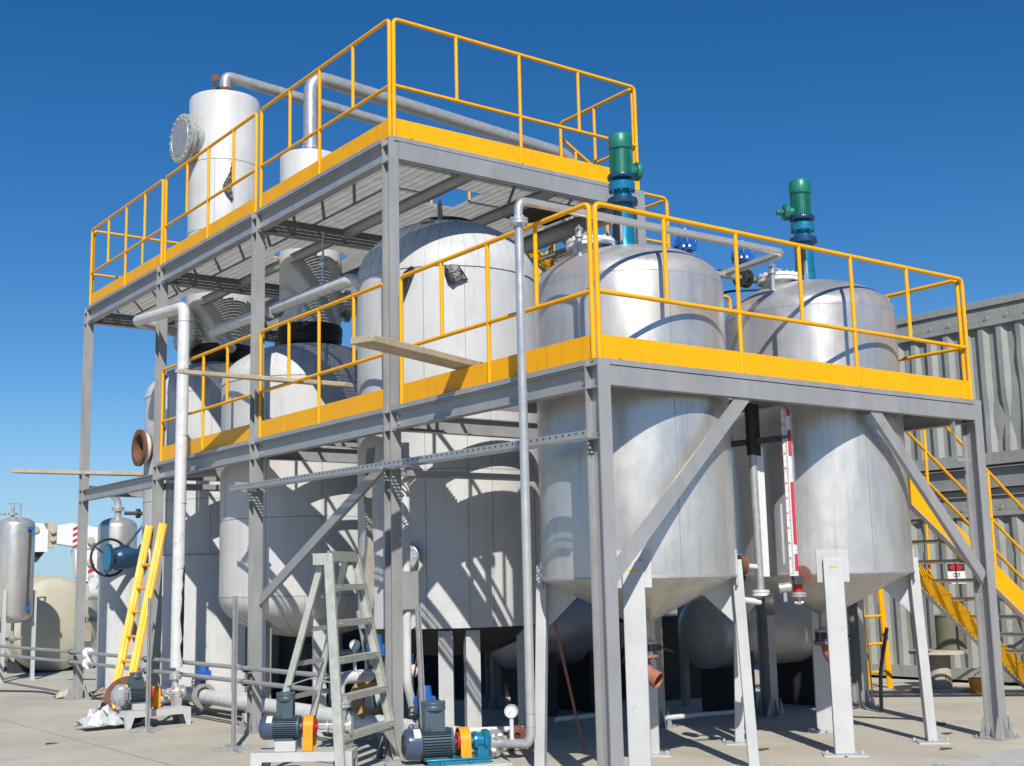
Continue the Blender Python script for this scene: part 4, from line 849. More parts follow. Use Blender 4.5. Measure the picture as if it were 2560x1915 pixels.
def guard(parent, c, ax, r, w, zb, m='orange'):
    c = V(c); ax = V(ax).normalized(); sd = V((-ax.y, ax.x, 0)); k = MB(); pts = [c-sd*r+V((0,0,zb-c.z))]
    for i in range(13): a = PI-PI*i/12; pts.append(c+sd*(r*math.cos(a))+V((0,0,r*math.sin(a))))
    pts.append(c+sd*r+V((0,0,zb-c.z))); inn = []
    for i, p in enumerate(pts):
        d = (p-c); d.z = max(d.z, 0) if i in (0,len(pts)-1) else d.z; d = d-V((0,0,0)); d.normalize(); inn.append(p-d*.006)
    n = len(pts); vs = []
    for q in pts: vs += [q-ax*w/2, q+ax*w/2]
    for q in inn: vs += [q-ax*w/2, q+ax*w/2]
    fs = []
    for i in range(n-1):
        fs += [(2*i,2*i+2,2*i+3,2*i+1), (2*n+2*i,2*n+2*i+1,2*n+2*i+3,2*n+2*i+2), (2*i,2*n+2*i,2*n+2*i+2,2*i+2), (2*i+1,2*i+3,2*n+2*i+3,2*n+2*i+1)]
    k.add(vs, fs)
    for s in (-1,1): k.obox(c+sd*(s*(r+.014))+V((0,0,zb-c.z+.004)), w, .036, .006, ax)
    o = k.build('coupling_guard', m, parent)
    k = MB(); k.cyl(c-ax*(w/2+.06), c+ax*(w/2+.05), .02, 12); k.lathe(c-ax*.05, ax, [(.06,0),(.068,.01),(.068,.04),(.05,.042),(.05,.058),(.068,.06),(.068,.09),(.06,.1)],24); k.build('coupling', 'red', parent)
    return o
def stand(parent, x0, x1, y0, y1, z):
    k = MB(); k.box(x0,y0,z-.012,x1,y1,z)
    for yy, s in ((y0,1),(y1,-1)): k.prism([(x0,yy,z-.012),(x1,yy,z-.012),(x1,yy,.0),(x1-.05,yy,.0),(x1-.09,yy,z-.07),(x0+.09,yy,z-.07),(x0+.05,yy,.0),(x0,yy,.0)], (0,s*.008,0))
    for xx, s in ((x0,1),(x1,-1)): k.prism([(xx,y0+.01,z-.012),(xx,y1-.01,z-.012),(xx,y1-.01,.0),(xx,y1-.05,.0),(xx,y1-.09,z-.07),(xx,y0+.09,z-.07),(xx,y0+.05,.0),(xx,y0+.01,.0)], (s*.008,0,0))
    return k.build('stand', 'legs', parent)
def pump(loc, rotz, label, L, r, box_h, zc, zs, s0, s1, sw, base, head):
    """pump built along local x with the motor back at x = 0, then turned as a whole"""
    P = thing('pump', (0,0,0), label, 'pump', 'electric pumps on the ground')
    if base == 'stand':
        stand(P, s0, s1, -sw, sw, zs)
        for y in (-1,1): k = MB(); k.box(L*.42, y*sw*.62-.035, zs+.002, L*.95, y*sw*.62+.035, zc-r*1.04); k.build('motor_rail', 'legs', P, bevel=.004)
    else:
        k = MB(); k.box(s0,-sw,0,s1,sw,zs); k.build('concrete_block', 'plinth', P, bevel=.008)
        k = MB(); k.box(L*.42,-sw*.62,zs+.001,L*1.75,-sw*.50,zs+.03); k.box(L*.42,sw*.50,zs+.001,L*1.75,sw*.62,zs+.03); k.box(L*.38,-sw*.66,zs+.03,L*1.8,sw*.66,zs+.042)
        for x in (.7,1.3): k.lathe((L*x,-sw*.70,zs),(0,0,1),[(.016,0),(.016,.012),(.01,.014),(.01,.03)],6)
        k.build('base_frame', 'teal', P, bevel=.003)
    motor(P, (0,0,zc), (1,0,0), L, r, box_h=box_h)
    gx_ = L*1.24
    guard(P, (gx_,0,zc), (1,0,0), r*.95, .075, zs+(.042 if base != 'stand' else .002))
    hx = gx_+.075
    k = MB()
    if head == 'stainless':
        k.lathe((hx,0,zc),(1,0,0),[(.028,0),(.028,.06),(.05,.06),(.05,.075),(.03,.08),(.03,.13),(.078,.135),(.088,.15),(.088,.195),(.075,.21),(.045,.215),(.045,.24),(.075,.243),(.075,.262)],28)
        for i in range(3):
            a = 2*PI*i/3+.5; k.cyl((hx+.0,.034*math.cos(a),zc+.034*math.sin(a)),(hx+.14,.034*math.cos(a),zc+.034*math.sin(a)),.007,8)
        k.lathe((hx+.175,.03,zc+.03),(0,0,1),[(.04,0),(.037,.11),(.07,.113),(.07,.130),(.064,.132),(.064,.138),(.07,.14),(.07,.158),(.05,.16),(.05,.20)],24); k.bolts((hx+.175,.03,zc+.135),(0,0,1),.056,6,.007,.06)
        k.box(hx+.14,-.06,zs,hx+.22,.06,zc-.06); k.build('pump_casing', 'chrome', P)
        for y in (-1,1): pass
    else:
        k.lathe((hx-.02,0,zc),(1,0,0),[(.03,0),(.03,.015),(.062,.017),(.066,.03),(.066,.045),(.056,.05),(.056,.085),(.08,.09),(.08,.12),(.072,.135)],28); k.box(hx+.02,-.06,zs+.04,hx+.10,.06,zc-.03); k.build('pump_head', 'teal', P)
    P.location = loc; P.rotation_euler = (0,0,rotz); return P
P1 = pump((-.95,7.25,0), 0.0, 'far left pump with plastic wrapped motor on a grey stand', .36, .085, .15, .35, .19, .06, .80, .19, 'stand', 'stainless')
P2 = pump((-1.42,2.56,0), math.radians(-38), 'middle pump with blue grey motor behind the stepladder foot', .31, .092, .17, .41, .235, -.05, .74, .155, 'stand', 'stainless')
P3 = pump((-1.08,.97,0), math.radians(-21), 'nearest pump with blue grey motor and orange guard on a concrete block', .345, .107, .185, .385, .245, -.11, .74, .21, 'block', 'teal')
k = MB(); k.lathe((-.365,.78,.35),(-.38,-.9,0),[(.02,.0),(.05,.001),(.055,.05)],12)
dax = V((.42,-.90,0)).normalized(); c3 = V((-.42,.76,.355))
k = MB(); k.lathe(c3-dax*.05, dax, [(.05,-.05),(.06,.0),(.095,.002),(.095,.022),(.089,.024),(.089,.030),(.095,.032),(.095,.052),(.04,.056)],34); k.bolts(c3+dax*.002, dax, .07, 4, .016, .018, .75)
o = k.build('discharge_flange', 'chrome'); tag(o, 'bright four bolt flange at the head of the nearest pump', 'flange')
# plastic bag over the fan end
rb = random.Random(3); k = MB(); vs = []; n1, n2 = 9, 18
for i in range(n1):
    t = i/(n1-1)
    for j in range(n2):
        a = 2*PI*j/n2; r = .112*math.sin(.62*PI*min(1, t*1.1+.05)+.35)*(1+.12*rb.uniform(-1,1)); vs.append((-.995+.19*t, 7.25+r*math.cos(a), .35+r*1.1*math.sin(a)))
k.add(vs, [(i*n2+j, i*n2+(j+1)%n2, (i+1)*n2+(j+1)%n2, (i+1)*n2+j) for i in range(n1-1) for j in range(n2)]+[tuple(range(n2-1,-1,-1))])
o = k.build('plastic_bag', 'film', None, sharp=15); tag(o, 'crumpled clear plastic bag over the far left pump motor', 'plastic bag')
k = MB(); k.ring((-.70,7.53,.27),(-.25,-1,.28),.19,.275,.018,40)
o = k.build('flange_ring', 'rust'); tag(o, 'large rusty flange ring leaning behind the far left pump', 'flange ring')
# short discharge run with gauge to the riser
dr = thing('discharge_pipe', tuple(c3), 'short silver pipe from the nearest pump flange to the foot of the riser', 'pipe')
k = MB(); k.tube([c3, (-.29,.56,.352)], .034, 16); k.build('pipe_run', 'galv', dr)
def gauge(root, base, h, r, face):
    base = V(base); f = V(face).normalized(); k = MB(); k.cyl(base, base+V((0,0,h-r*.9)), .016, 12); k.build('stem', 'pipe', root)
    c = base+V((0,0,h)); k = MB(); k.lathe(c-f*.03, f, [(r*.9,0),(r,.004),(r,.045),(r*.97,.05),(r*.88,.05),(r*.86,.042),(.0005,.0415)],36); k.build('case', 'chrome', root)
    k = MB(); k.lathe(c+f*.0125, f, [(r*.86,0),(r*.85,.002),(.0005,.0021)],32); k.build('dial', 'white', root)
    s = V((0,0,1)).cross(f).normalized(); k = MB()
    for i in range(11):
        a = math.radians(-45+27*i); d = s*math.cos(a)+V((0,0,math.sin(a))); k.bar(c+f*.0165+d*r*.64, c+f*.0165+d*r*.80, .005, .002)
    d = (s*-.5-V((0,0,.6))).normalized(); k.bar(c+f*.018-d*r*.15, c+f*.018+d*r*.62, .006, .002); k.build('needle', 'tick', root)
pg = thing('pressure_gauge', (-.36,.63,.38), 'round steel pressure gauge on a short white stem beside the nearest pump', 'gauge', 'round pressure gauges')
gauge(pg, (-.36,.66,.375), .205, .05, (-.72,-.69,.05))
pg2 = thing('pressure_gauge', (-.09,3.42,.75), 'round steel pressure gauge seen between the stepladder rungs', 'gauge', 'round pressure gauges')
gauge(pg2, (-.09,3.42,.74), .225, .05, (-.55,-.83,.05))
fx = V((-.5,-.85,0)).normalized(); fc = V((.72,2.05,.20))
k = MB(); k.lathe(fc, fx, [(.03,-.02),(.088,-.018),(.088,.008),(.03,.01),(.025,-.01)],28); k.bolts(fc+fx*.008, fx, .062, 4, .012, .004, .6); k.tube([fc-fx*.01, fc-fx*.5, fc-fx*.5-V((0,0,.19))], .03, 12, .05)
o = k.build('rusty_flange', 'rust'); tag(o, 'round rusty flange on a pipe end behind the pressure gauge', 'flange')
# ------------------------------------------------------------------ stepladder
sl_ = thing('stepladder', (-.45,2.9,0), 'weathered aluminium A frame stepladder standing between the two dark motored pumps', 'stepladder')
u = V((.783,.622,0)); v = V((-.622,.783,0)); tm = V((-.60,2.73,0)); fm = V((-.55,2.335,0))
H = 1.77
def fpt(s, t):         # front frame point: s = -1/1 side, t = 0 floor .. 1 top
    return fm+u*(s*.651)+((tm+u*(s*.31)+V((0,0,H)))-(fm+u*(s*.651)))*t
rm = tm+v*.55+u*.05
def rpt(s, t): return rm+u*(s*.40)+((tm+v*.07+u*(s*.26)+V((0,0,H-.03)))-(rm+u*(s*.40)))*t
for s in (-1,1):
    k = MB(); d = fpt(s,1)-fpt(s,0); nrm = d.cross(u).normalized(); k.bar(fpt(s,0), fpt(s,1), .012, .075, u); k.bar(fpt(s,0)+nrm*.034-u*(s*.018), fpt(s,1)+nrm*.034-u*(s*.018), .036, .008, u); k.bar(fpt(s,0)-nrm*.034-u*(s*.018), fpt(s,1)-nrm*.034-u*(s*.018), .036, .008, u); k.build('front_stile', 'alu', sl_)
    k = MB(); k.bar(rpt(s,0), rpt(s,1), .010, .055, u); k.bar(rpt(s,0)-u*(s*.014), rpt(s,1)-u*(s*.014), .030, .055, u); k.build('rear_stile', 'alu', sl_)
for i in range(1,6):
    t = .03+.165*i; a, b = fpt(-1,t), fpt(1,t); k = MB(); k.bar(a, b, .085, .010, v); k.bar(a-v*.04-V((0,0,.022)), b-v*.04-V((0,0,.022)), .008, .05, v)
    for s, q in ((1,a),(-1,b)): k.lathe(q-v*.045+u*(s*.05)-V((0,0,.022)), -v, [(.008,0),(.008,.004)], 8); k.lathe(q-v*.045+u*(s*.11)-V((0,0,.022)), -v, [(.008,0),(.008,.004)], 8)
    k.build('step', 'alu', sl_)
k = MB(); k.bar(fpt(-1,.99)-u*.02-v*.01, fpt(1,.99)+u*.02-v*.01, .012, .085, v); k.bar(fpt(-1,1)-u*.02+v*.06, fpt(1,1)+u*.02+v*.06, .15, .012, v); k.bar(fpt(-1,.975)-u*.012+v*.0, fpt(-1,.975)-u*.012+v*.13, .01, .09, u); k.bar(fpt(1,.975)+u*.012, fpt(1,.975)+u*.012+v*.13, .01, .09, u); k.build('top_cap', 'alu', sl_)
for t in (.17,.34,.50,.66,.82):
    k = MB(); k.bar(rpt(-1,t), rpt(1,t), .012, .04, v); k.build('rear_brace', 'alu', sl_)
for s in (-1,1):
    k = MB(); a, b = fpt(s,.42), rpt(s,.40); m_ = (a+b)/2+V((0,0,.05)); k.bar(a, m_, .02, .008); k.bar(m_, b, .02, .008); k.build('spreader', 'alu', sl_)
    k = MB(); k.prism([fpt(s,.02)-v*.02, fpt(s,.175)-u*(s*.02)-v*.02, fpt(s,.175)-u*(s*.28)-v*.02, fpt(s,.165)-u*(s*.28)-v*.02], v*.01); k.build('corner_brace', 'alu', sl_)
# ------------------------------------------------------------------ yellow ladder leaning at the left
yl = thing('ladder', (-.62,8.3,0), 'yellow flat sided ladder leaning on the far left columns', 'ladder', 'yellow ladders')
La0, La1, Lb0, Lb1 = V((-.72,7.98,.30)), V((-.10,8.63,2.31)), V((-.72,7.53,.30)), V((-.10,8.17,2.31))
dd = (La1-La0); La0 = La0-dd*(.30/dd.z); Lb0 = Lb0-dd*(.30/dd.z)
wy = V((0,1,0)); ny = dd.normalized().cross(wy).normalized()
for a, b in ((La0,La1),(Lb0,Lb1)):
    k = MB(); k.bar(a, b, .085, .012, wy*.5+ny*.86); k.bar(a+ny*.0+V((.03,0,0)), b+V((.03,0,0)), .02, .06, wy); k.build('stile', 'yellow', yl, bevel=.003)
for i in range(7):
    t = .06+.14*i; k = MB(); k.tube([La0+dd*t+V((.02,0,0)), Lb0+dd*t+V((.02,0,0))], .018, 10); k.build('rung', 'yellow', yl)
# ------------------------------------------------------------------ strut posts with T feet
def strut(x, y, h, label, rot=.5, lean=(0,0)):
    t = thing('strut_post', (x,y,0), label, 'support post', 'slotted strut posts with flat feet')
    k = MB()
    for w in (-1,1): k.bar((x+w*.018,y,.03),(x+lean[0]+w*.018,y+lean[1],h),.004,.036,(1,0,0))
    k.bar((x,y+.018,.03),(x+lean[0],y+lean[1]+.018,h),.036,.004,(1,0,0)); k.bar((x-.012,y-.018,.03),(x+lean[0]-.012,y+lean[1]-.018,h),.008,.004,(1,0,0)); k.bar((x+.012,y-.018,.03),(x+lean[0]+.012,y+lean[1]-.018,h),.008,.004,(1,0,0)); k.build('upright', 'galv', t)
    d = V((math.cos(rot), math.sin(rot), 0)); k = MB(); k.bar(V((x,y,.02))-d*.19, V((x,y,.02))+d*.19, .04, .036); k.bar(V((x,y,.021))-V((-d.y,d.x,0))*.19, V((x,y,.021))+V((-d.y,d.x,0))*.19, .038, .034); k.build('foot', 'galv', t); return t
strut(-.78,6.72,1.42,'slotted post with cross foot in front of the far left pump', -.05)
strut(-.78,4.50,1.43,'slotted post with cross foot left of the stepladder', -.1)
strut(.10,2.55,1.30,'slotted post leaning on the white pipe behind the nearest pump', .3, (.02,.12))
k = MB(); k.bar((.52,4.0,.01),(.50,4.4,1.25),.03,.03); o = k.build('strut_post', 'galv'); tag(o, 'thin slotted post seen through the stepladder frame', 'support post')
# ------------------------------------------------------------------ litter at the left
rb = random.Random(11)
def crumple(name, c, sx, sy, sz, m, label, cat, n=9):
    k = MB(); vs = []
    for i in range(n):
        for j in range(n):
            a, b = i/(n-1)-.5, j/(n-1)-.5; vs.append((c[0]+a*sx+rb.uniform(-.1,.1)*sx*.5, c[1]+b*sy+rb.uniform(-.1,.1)*sy*.5, max(.004, c[2]+sz*(1-abs(a)*1.5)*(1-abs(b)*1.6)*rb.uniform(.35,1.1))))
    fs = [(i*n+j, (i+1)*n+j, (i+1)*n+j+1, i*n+j+1) for i in range(n-1) for j in range(n-1)]
    k.add(vs, fs); o_ = len(vs); k.add([(x,y,max(.002,z-.006)) for x,y,z in vs], [tuple(reversed(f)) for f in fs])
    o = k.build(name, m, sharp=12); tag(o, label, cat); return o
crumple('foil_sheet', (-1.07,7.35,.03), .46, .34, .34, 'foil', 'crumpled sheet of silver foil on the ground by the far left pump', 'foil')
crumple('carton', (-.10,11.85,.01), .22, .18, .22, 'spool', 'small crushed pale carton beside the last column foot', 'carton', 5)
k = MB()
for i in range(26):
    x, y = rb.uniform(.25,.95), rb.uniform(11.4,12.5); a = rb.uniform(0,6); L = rb.uniform(.05,.22); k.bar((x,y,.02+rb.uniform(0,.05)),(x+L*math.cos(a),y+L*math.sin(a),.02+rb.uniform(0,.08)),.04,.02)
o = k.build('scrap_pile', 'wood'); tag(o, 'low pile of scrap wood and rags on the ground behind the last column', 'scrap', kind='stuff')
k = MB(); k.tube([(-.75,14.6,.014),(-.4,13.9,.014),(.0,13.2,.014),(-.02,12.4,.014),(-.15,11.9,.014)], .014, 8, .3); o = k.build('hose', 'dark'); tag(o, 'dark hose lying on the ground at the far left', 'hose')
# brown coil and cardboard behind the stepladder
k = MB(); k.ring((.40,3.95,.43),(-.45,-1,.05),.10,.22,.10,36); o = k.build('cable_coil', 'card'); tag(o, 'brown wrapped coil standing on edge behind the stepladder', 'coil')
k = MB(); k.obox((.50,3.74,.47),.16,.03,.14,(.9,.3,.2)); k.obox((.46,3.76,.37),.12,.03,.10,(.9,-.3,.1)); o = k.build('cardboard_scrap', 'card'); tag(o, 'folded piece of brown cardboard on the coil', 'cardboard')
k = MB(); k.tube([(.5,3.45,.03),(.42,3.3,.4),(.55,3.3,1.1)],.006,6,.2); o = k.build('loose_cable', 'rust'); tag(o, 'thin reddish cable hanging beside the second column', 'cable')
k = MB(); k.prism([(1.375,1.96,.02),(1.395,1.96,.02),(1.285,2.3,1.5),(1.255,2.3,1.5)],(0,.01,0)); o = k.build('strap', 'primer'); tag(o, 'orange strap hanging from under the left steel tank', 'strap')
# ------------------------------------------------------------------ small vessel and blue gate valve, far left
sv2 = thing('small_vessel', (1.05,13.0,0), 'slim silver vessel with curved vent elbow left of the far clad tank', 'tank', 'slim silver vessels at the far left')
k = MB(); k.lathe((1.03,13,0),(0,0,1),[(.30,1.85),(.30,2.50)]+dome(.30,2.50,.16,10)[1:],48); k.build('shell', 'tank', sv2)
k = MB(); k.lathe((1.15,13,0),(0,0,1),[(.385,0),(.385,1.93),(.30,2.0)],48); k.build('lower_jacket', 'clad', sv2)
k = MB(); k.tube([(1.03,13,2.62),(1.03,13,2.92),(.92,13,3.03)],.055,14,.1); k.lathe((1.03,13,2.76),(0,0,1),[(.05,0),(.10,.002),(.10,.025),(.09,.027),(.09,.033),(.10,.035),(.10,.06)],22); k.build('vent_elbow', 'chrome', sv2)
k = MB(); k.tube([(1.1,12.9,2.72),(1.45,12.6,2.70)],.03,10); k.lathe((1.25,12.78,2.71),(1,-.8,0),[(.03,0),(.075,.002),(.075,.05),(.03,.052)],16); k.lathe((1.42,12.64,2.71),(1,-.8,0),[(.03,0),(.08,.002),(.08,.04),(.03,.042)],16); k.build('side_valve', 'dark', sv2)
k = MB(); k.bar((.55,12.2,1.75),(1.5,12.2,2.95),.10,.02,(0,1,0)); o = k.build('brace', 'steel', FR)
gv = thing('gate_valve', (.28,10.0,1.94), 'dark blue gate valve with big round handwheel and turquoise open end', 'valve')
k = MB(); k.lathe((-.15,10.0,1.94),(1,0,0),[(.125,0),(.19,.001),(.19,.03),(.125,.035),(.12,.10),(.145,.14),(.15,.20),(.15,.30),(.125,.36),(.12,.46),(.19,.465),(.19,.50),(.12,.505)],36); k.lathe((.10,10.0,1.94),(0,1,0),[(.10,.1),(.11,.22),(.16,.225),(.16,.25),(.07,.26),(.06,.42)],24); k.obox((.08,10,2.09),.10,.10,.05,(1,0,0)); k.build('body', 'navy', gv)
k = MB(); k.lathe((-.152,10.0,1.94),(-1,0,0),[(.12,-.12),(.12,.0),(.165,.002),(.165,.004)],32); k.add([(-.04,10+.118*math.cos(2*PI*i/24),1.94+.118*math.sin(2*PI*i/24)) for i in range(24)],[tuple(range(24))]); k.build('lined_bore', 'cyan', gv)
k = MB(); wc = V((.03,10.45,1.96)); k.tube([wc+V((.25*math.cos(2*PI*i/36),.0,.25*math.sin(2*PI*i/36))) for i in range(36)],.018,8,closed=True)
for a in (.4,.4+2*PI/3,.4+4*PI/3): k.bar(wc,wc+V((.24*math.cos(a),0,.24*math.sin(a))),.03,.018)
k.lathe(wc,(0,1,0),[(.04,-.03),(.04,.03)],14); k.build('handwheel', 'black', gv)
k = MB(); k.lathe((.35,10,1.94),(1,0,0),[(.11,-.02),(.11,.0),(.185,.002),(.185,.03),(.11,.035),(.11,.12)],30); k.bolts((.34,10,1.94),(1,0,0),.158,10,.014,.05); o = k.build('nozzle_flange', 'pipe', Cc)
# ------------------------------------------------------------------ far left group
ft = thing('silver_receiver_tank', (.34,16.2,0), 'upright silver tank on thin legs at the left edge of the frame', 'tank', 'slim silver vessels at the far left')
k = MB(); k.lathe((.34,16.2,0),(0,0,1),[(.0005,.98),(.15,1.0),(.27,1.06),(.318,1.14),(.318,2.68)]+dome(.318,2.68,.15,8)[1:],56); k.build('shell', 'tank', ft)
for x, y in ((.70,16.2),(.12,15.95),(.2,16.5)): k = MB(); k.box(x-.03,y-.03,.0,x+.03,y+.03,1.55); k.box(x-.06,y-.06,0,x+.06,y+.06,.012); k.build('leg', 'legs', ft)
k = MB(); k.cyl((.27,16.2,2.8),(.27,16.2,3.02),.03,12); k.lathe((.27,16.2,2.86),(0,0,1),[(.03,0),(.08,.002),(.08,.04),(.03,.042)],16); k.bar((.17,16.2,3.06),(.42,16.2,3.06),.018,.018); k.cyl((.40,16.2,2.82),(.40,16.2,3.06),.016,10); k.lathe((.10,16.2,2.86),(0,0,1),[(.03,0),(.06,.002),(.06,.03),(.03,.032)],16); k.build('top_valve', 'galv', ft)
k = MB(); k.tube([(.50,15.90,2.60),(.49,15.91,1.26)],.016,10); k.build('sight_tube', 'dark', ft)
k = MB(); k.obox((.50,15.89,2.62),.10,.07,.06,(1,0,0)); k.build('sight_valve', 'blue', ft); k = MB(); k.obox((.49,15.90,1.25),.07,.07,.06,(1,0,0)); k.build('sight_valve', 'blue', ft)
k = MB(); k.cyl((.34,16.2,.60),(.34,16.2,1.0),.03,12); k.lathe((.34,16.2,.68),(0,0,1),[(.05,0),(.08,.01),(.08,.06),(.05,.07)],14); k.tube([(.18,16.1,.72),(.5,16.2,.72)],.025,8); k.build('bottom_valve', 'galv', ft)
bt = thing('cream_tank', (1.85,18.6,0), 'large ribbed cream tank lying on its side behind the last column', 'tank')
# axis runs away to the left; the domed end faces the camera and the right
ba = V((-.176,.984,0)).normalized(); bc = V((1.66,18.2,.90)); R = .90
k = MB(); k.lathe(bc, -ba, [(R,-3.6),(R,.0)]+[(R*math.cos(PI/2*i/10)+.0005, .34*math.sin(PI/2*i/10)) for i in range(1,11)], 64); k.build('shell', 'cream', bt)
for i in range(6):
    k = MB(); k.lathe_open(bc+ba*(.25+.55*i), ba, [(R-.01,0),(R+.045,.01),(R+.045,.11),(R-.01,.12)],56); k.build('rib', 'cream', bt)
s2 = V((ba.y,-ba.x,0)); fn = -ba
for i in (.4,2.6): k = MB(); k.obox(bc+ba*i+V((0,0,-.72)),.3,1.3,.42,ba); k.build('saddle', 'dark', bt)
rgt = V((.984,.176,0)).normalized()
def on_end(a, b): return bc+rgt*a+V((0,0,b))+fn*(.34*math.sqrt(max(0,1-(a*a+b*b)/(R*R)))+.02)
text('OTANK', .14, on_end(.56,.06), rgt+fn*-.25, (0,0,1), 'tick', 'lettering', bt)
k = MB(); k.obox(on_end(.50,-.22), .26,.26,.006, rgt+fn*-.22, V((0,0,1))); k.build('data_plate', 'spool', bt)
k = MB(); k.cyl(V((2.35,17.55,1.5)),V((2.05,17.55,1.5)),.16,20); k.lathe((2.2,17.5,1.62),(-.8,-.6,0),[(.08,0),(.15,.002),(.15,.04),(.1,.05),(.1,.1)],20); o = k.build('pipe_stub', 'pipe'); tag(o, 'white flanged pipe stub between the cream tank and the slim vessel', 'pipe')
# ------------------------------------------------------------------ crane boom head and far trees
cr = thing('crane', (8.6,40,0), 'far white crane boom head with red and white stripes above the cream tank', 'crane')
k = MB(); k.box(6.9,40,2.95,7.9,40.7,3.75); k.prism([(6.9,40,3.75),(7.85,40,3.75),(7.72,40,3.98),(6.9,40,3.98)],(0,.7,0)); k.build('boom_section', 'white', cr)
k = MB(); k.box(7.9,40.05,3.1,8.22,40.65,4.0); k.build('collar', 'spool', cr)
k = MB(); k.prism([(8.22,40.1,3.25),(9.9,40.1,3.0),(9.9,40.1,3.82),(8.75,40.1,4.0),(8.22,40.1,3.9)],(0,.5,0)); k.build('boom_head', 'white', cr)
k = MB(); k.prism([(8.88,40.05,3.02),(9.75,40.05,3.0),(9.72,40.05,1.95),(9.35,40.05,1.85),(8.98,40.05,2.0)],(0,.4,0)); k.build('jib_foot', 'white', cr)
k = MB()
for i in range(4): z = 3.05+.22*i; k.prism([(8.82,40.085,z),(9.06,40.085,z+.12),(9.06,40.085,z+.22),(8.82,40.085,z+.10)],(0,.01,0))
for x, z in ((9.0,2.75),(9.0,2.45),(9.4,2.15)): k.prism([(x,40.03,z),(x+.26,40.03,z+.12),(x+.26,40.03,z+.22),(x,40.03,z+.14)],(0,.015,0))
k.build('red_stripe', 'redpr', cr)
k = MB()
for x, z, r in ((7.45,3.75,.13),(8.06,3.7,.10),(8.06,3.4,.09),(9.45,3.35,.14),(9.45,2.55,.13),(9.5,2.02,.12)): k.lathe((x,39.99,z),(0,-1,0),[(r,0),(r,.05),(r*.5,.06),(.0005,.06)],14)
k.build('pin', 'spool', cr)
k = MB(); k.prism([(7.0,40.2,3.0),(7.9,40.2,3.0),(7.6,40.2,2.6),(7.3,40.2,2.5),(7.05,40.2,2.75)],(0,.2,0)); k.build('sheave_block', 'dark', cr)
k = MB(); k.box(9.15,40.1,0,9.6,40.5,1.95); k.build('rusty_post', 'rust', cr)
rb = random.Random(21)
for i, (x, y, h) in enumerate(((16,150,2.4),(20,152,3.2),(24,151,2.6),(29,153,2.9),(34,150,2.2),(-2,150,2.5))):
    tr = thing('tree', (x,y,0), ['lowest far dark tree right of the silver tank','tallest far dark tree on the horizon above the cream tank','second far dark tree on the horizon','third far dark tree on the horizon','far dark bush on the horizon beside the last column','far dark tree at the left edge behind the silver tank'][i], 'tree', 'far trees on the horizon')
    k = MB(); k.lathe((x,y,0),(0,0,1),[(.25,0),(.12,h*.8)],8); k.build('trunk', 'trunk', tr)
    k = MB()
    for j in range(260):
        a, b = rb.uniform(0,2*PI), rb.gauss(0,1); r = rb.uniform(.2,1)**.5*h*.62; c = V((x+r*math.cos(a), y+r*math.sin(a)*.6, h*.75+rb.gauss(0,.22)*h)); s = rb.uniform(.15,.4); d = V((rb.gauss(0,1),rb.gauss(0,1),rb.gauss(0,1))).normalized(); e = frame(d); k.add([c+e[0]*s, c+e[1]*s, c-e[0]*s, c-e[1]*s],[(0,1,2,3)])
    k.build('crown', 'leaf', tr)
# ------------------------------------------------------------------ horizontal vessels under the deck
for x0, x1, y, z, r, lab in ((4.32,6.15,3.35,.90,.405,'dark horizontal vessel lying behind the legs of the right steel tank'),(2.75,4.0,4.9,.95,.42,'dark horizontal vessel lying behind the legs of the left steel tank')):
    hv = thing('horizontal_vessel', (x0,y,0), lab, 'tank', 'dark horizontal vessels under the deck')
    k = MB(); k.lathe((x0,y,z),(1,0,0),[(r*math.sin(PI/2*i/8)+.0005, -.10*math.cos(PI/2*i/8)) for i in range(9)]+[(r,x1-x0)]+[(r*math.cos(PI/2*i/8)+.0005, x1-x0+.10*math.sin(PI/2*i/8)) for i in range(1,9)],56); k.build('shell', 'darkdome', hv)
    for xx in (x0+.25,x1-.35): k = MB(); k.prism([(xx,y-.34,0),(xx,y+.34,0),(xx,y+.34,z-.2),(xx,y+.2,z-.36),(xx,y-.2,z-.36),(xx,y-.34,z-.2)],(.16,0,0)); k.build('saddle', 'dark', hv)
for i, (x, y, s, h) in enumerate(((1.9,8.2,1.5,1.15),(3.6,6.9,1.4,1.1),(5.0,4.9,1.0,1.1))):  # dark boxes added to darken the bright gap behind the tanks
    k = MB(); k.box(x,y,0,x+s,y+s,h*.9); k.box(x-.02,y-.02,h*.9+.001,x+s+.02,y+s+.02,h*.9+.04); k.box(x+.1,y-.012,.1,x+s-.1,y-.002,h*.7); o = k.build('equipment_box', 'dark'); tag(o, ['squat dark cabinet at the back of the tank bay on the left','wide dark cabinet at the back of the tank bay in the middle','small dark cabinet at the back of the tank bay on the right'][i], 'cabinet', 'dark cabinets behind the tanks')
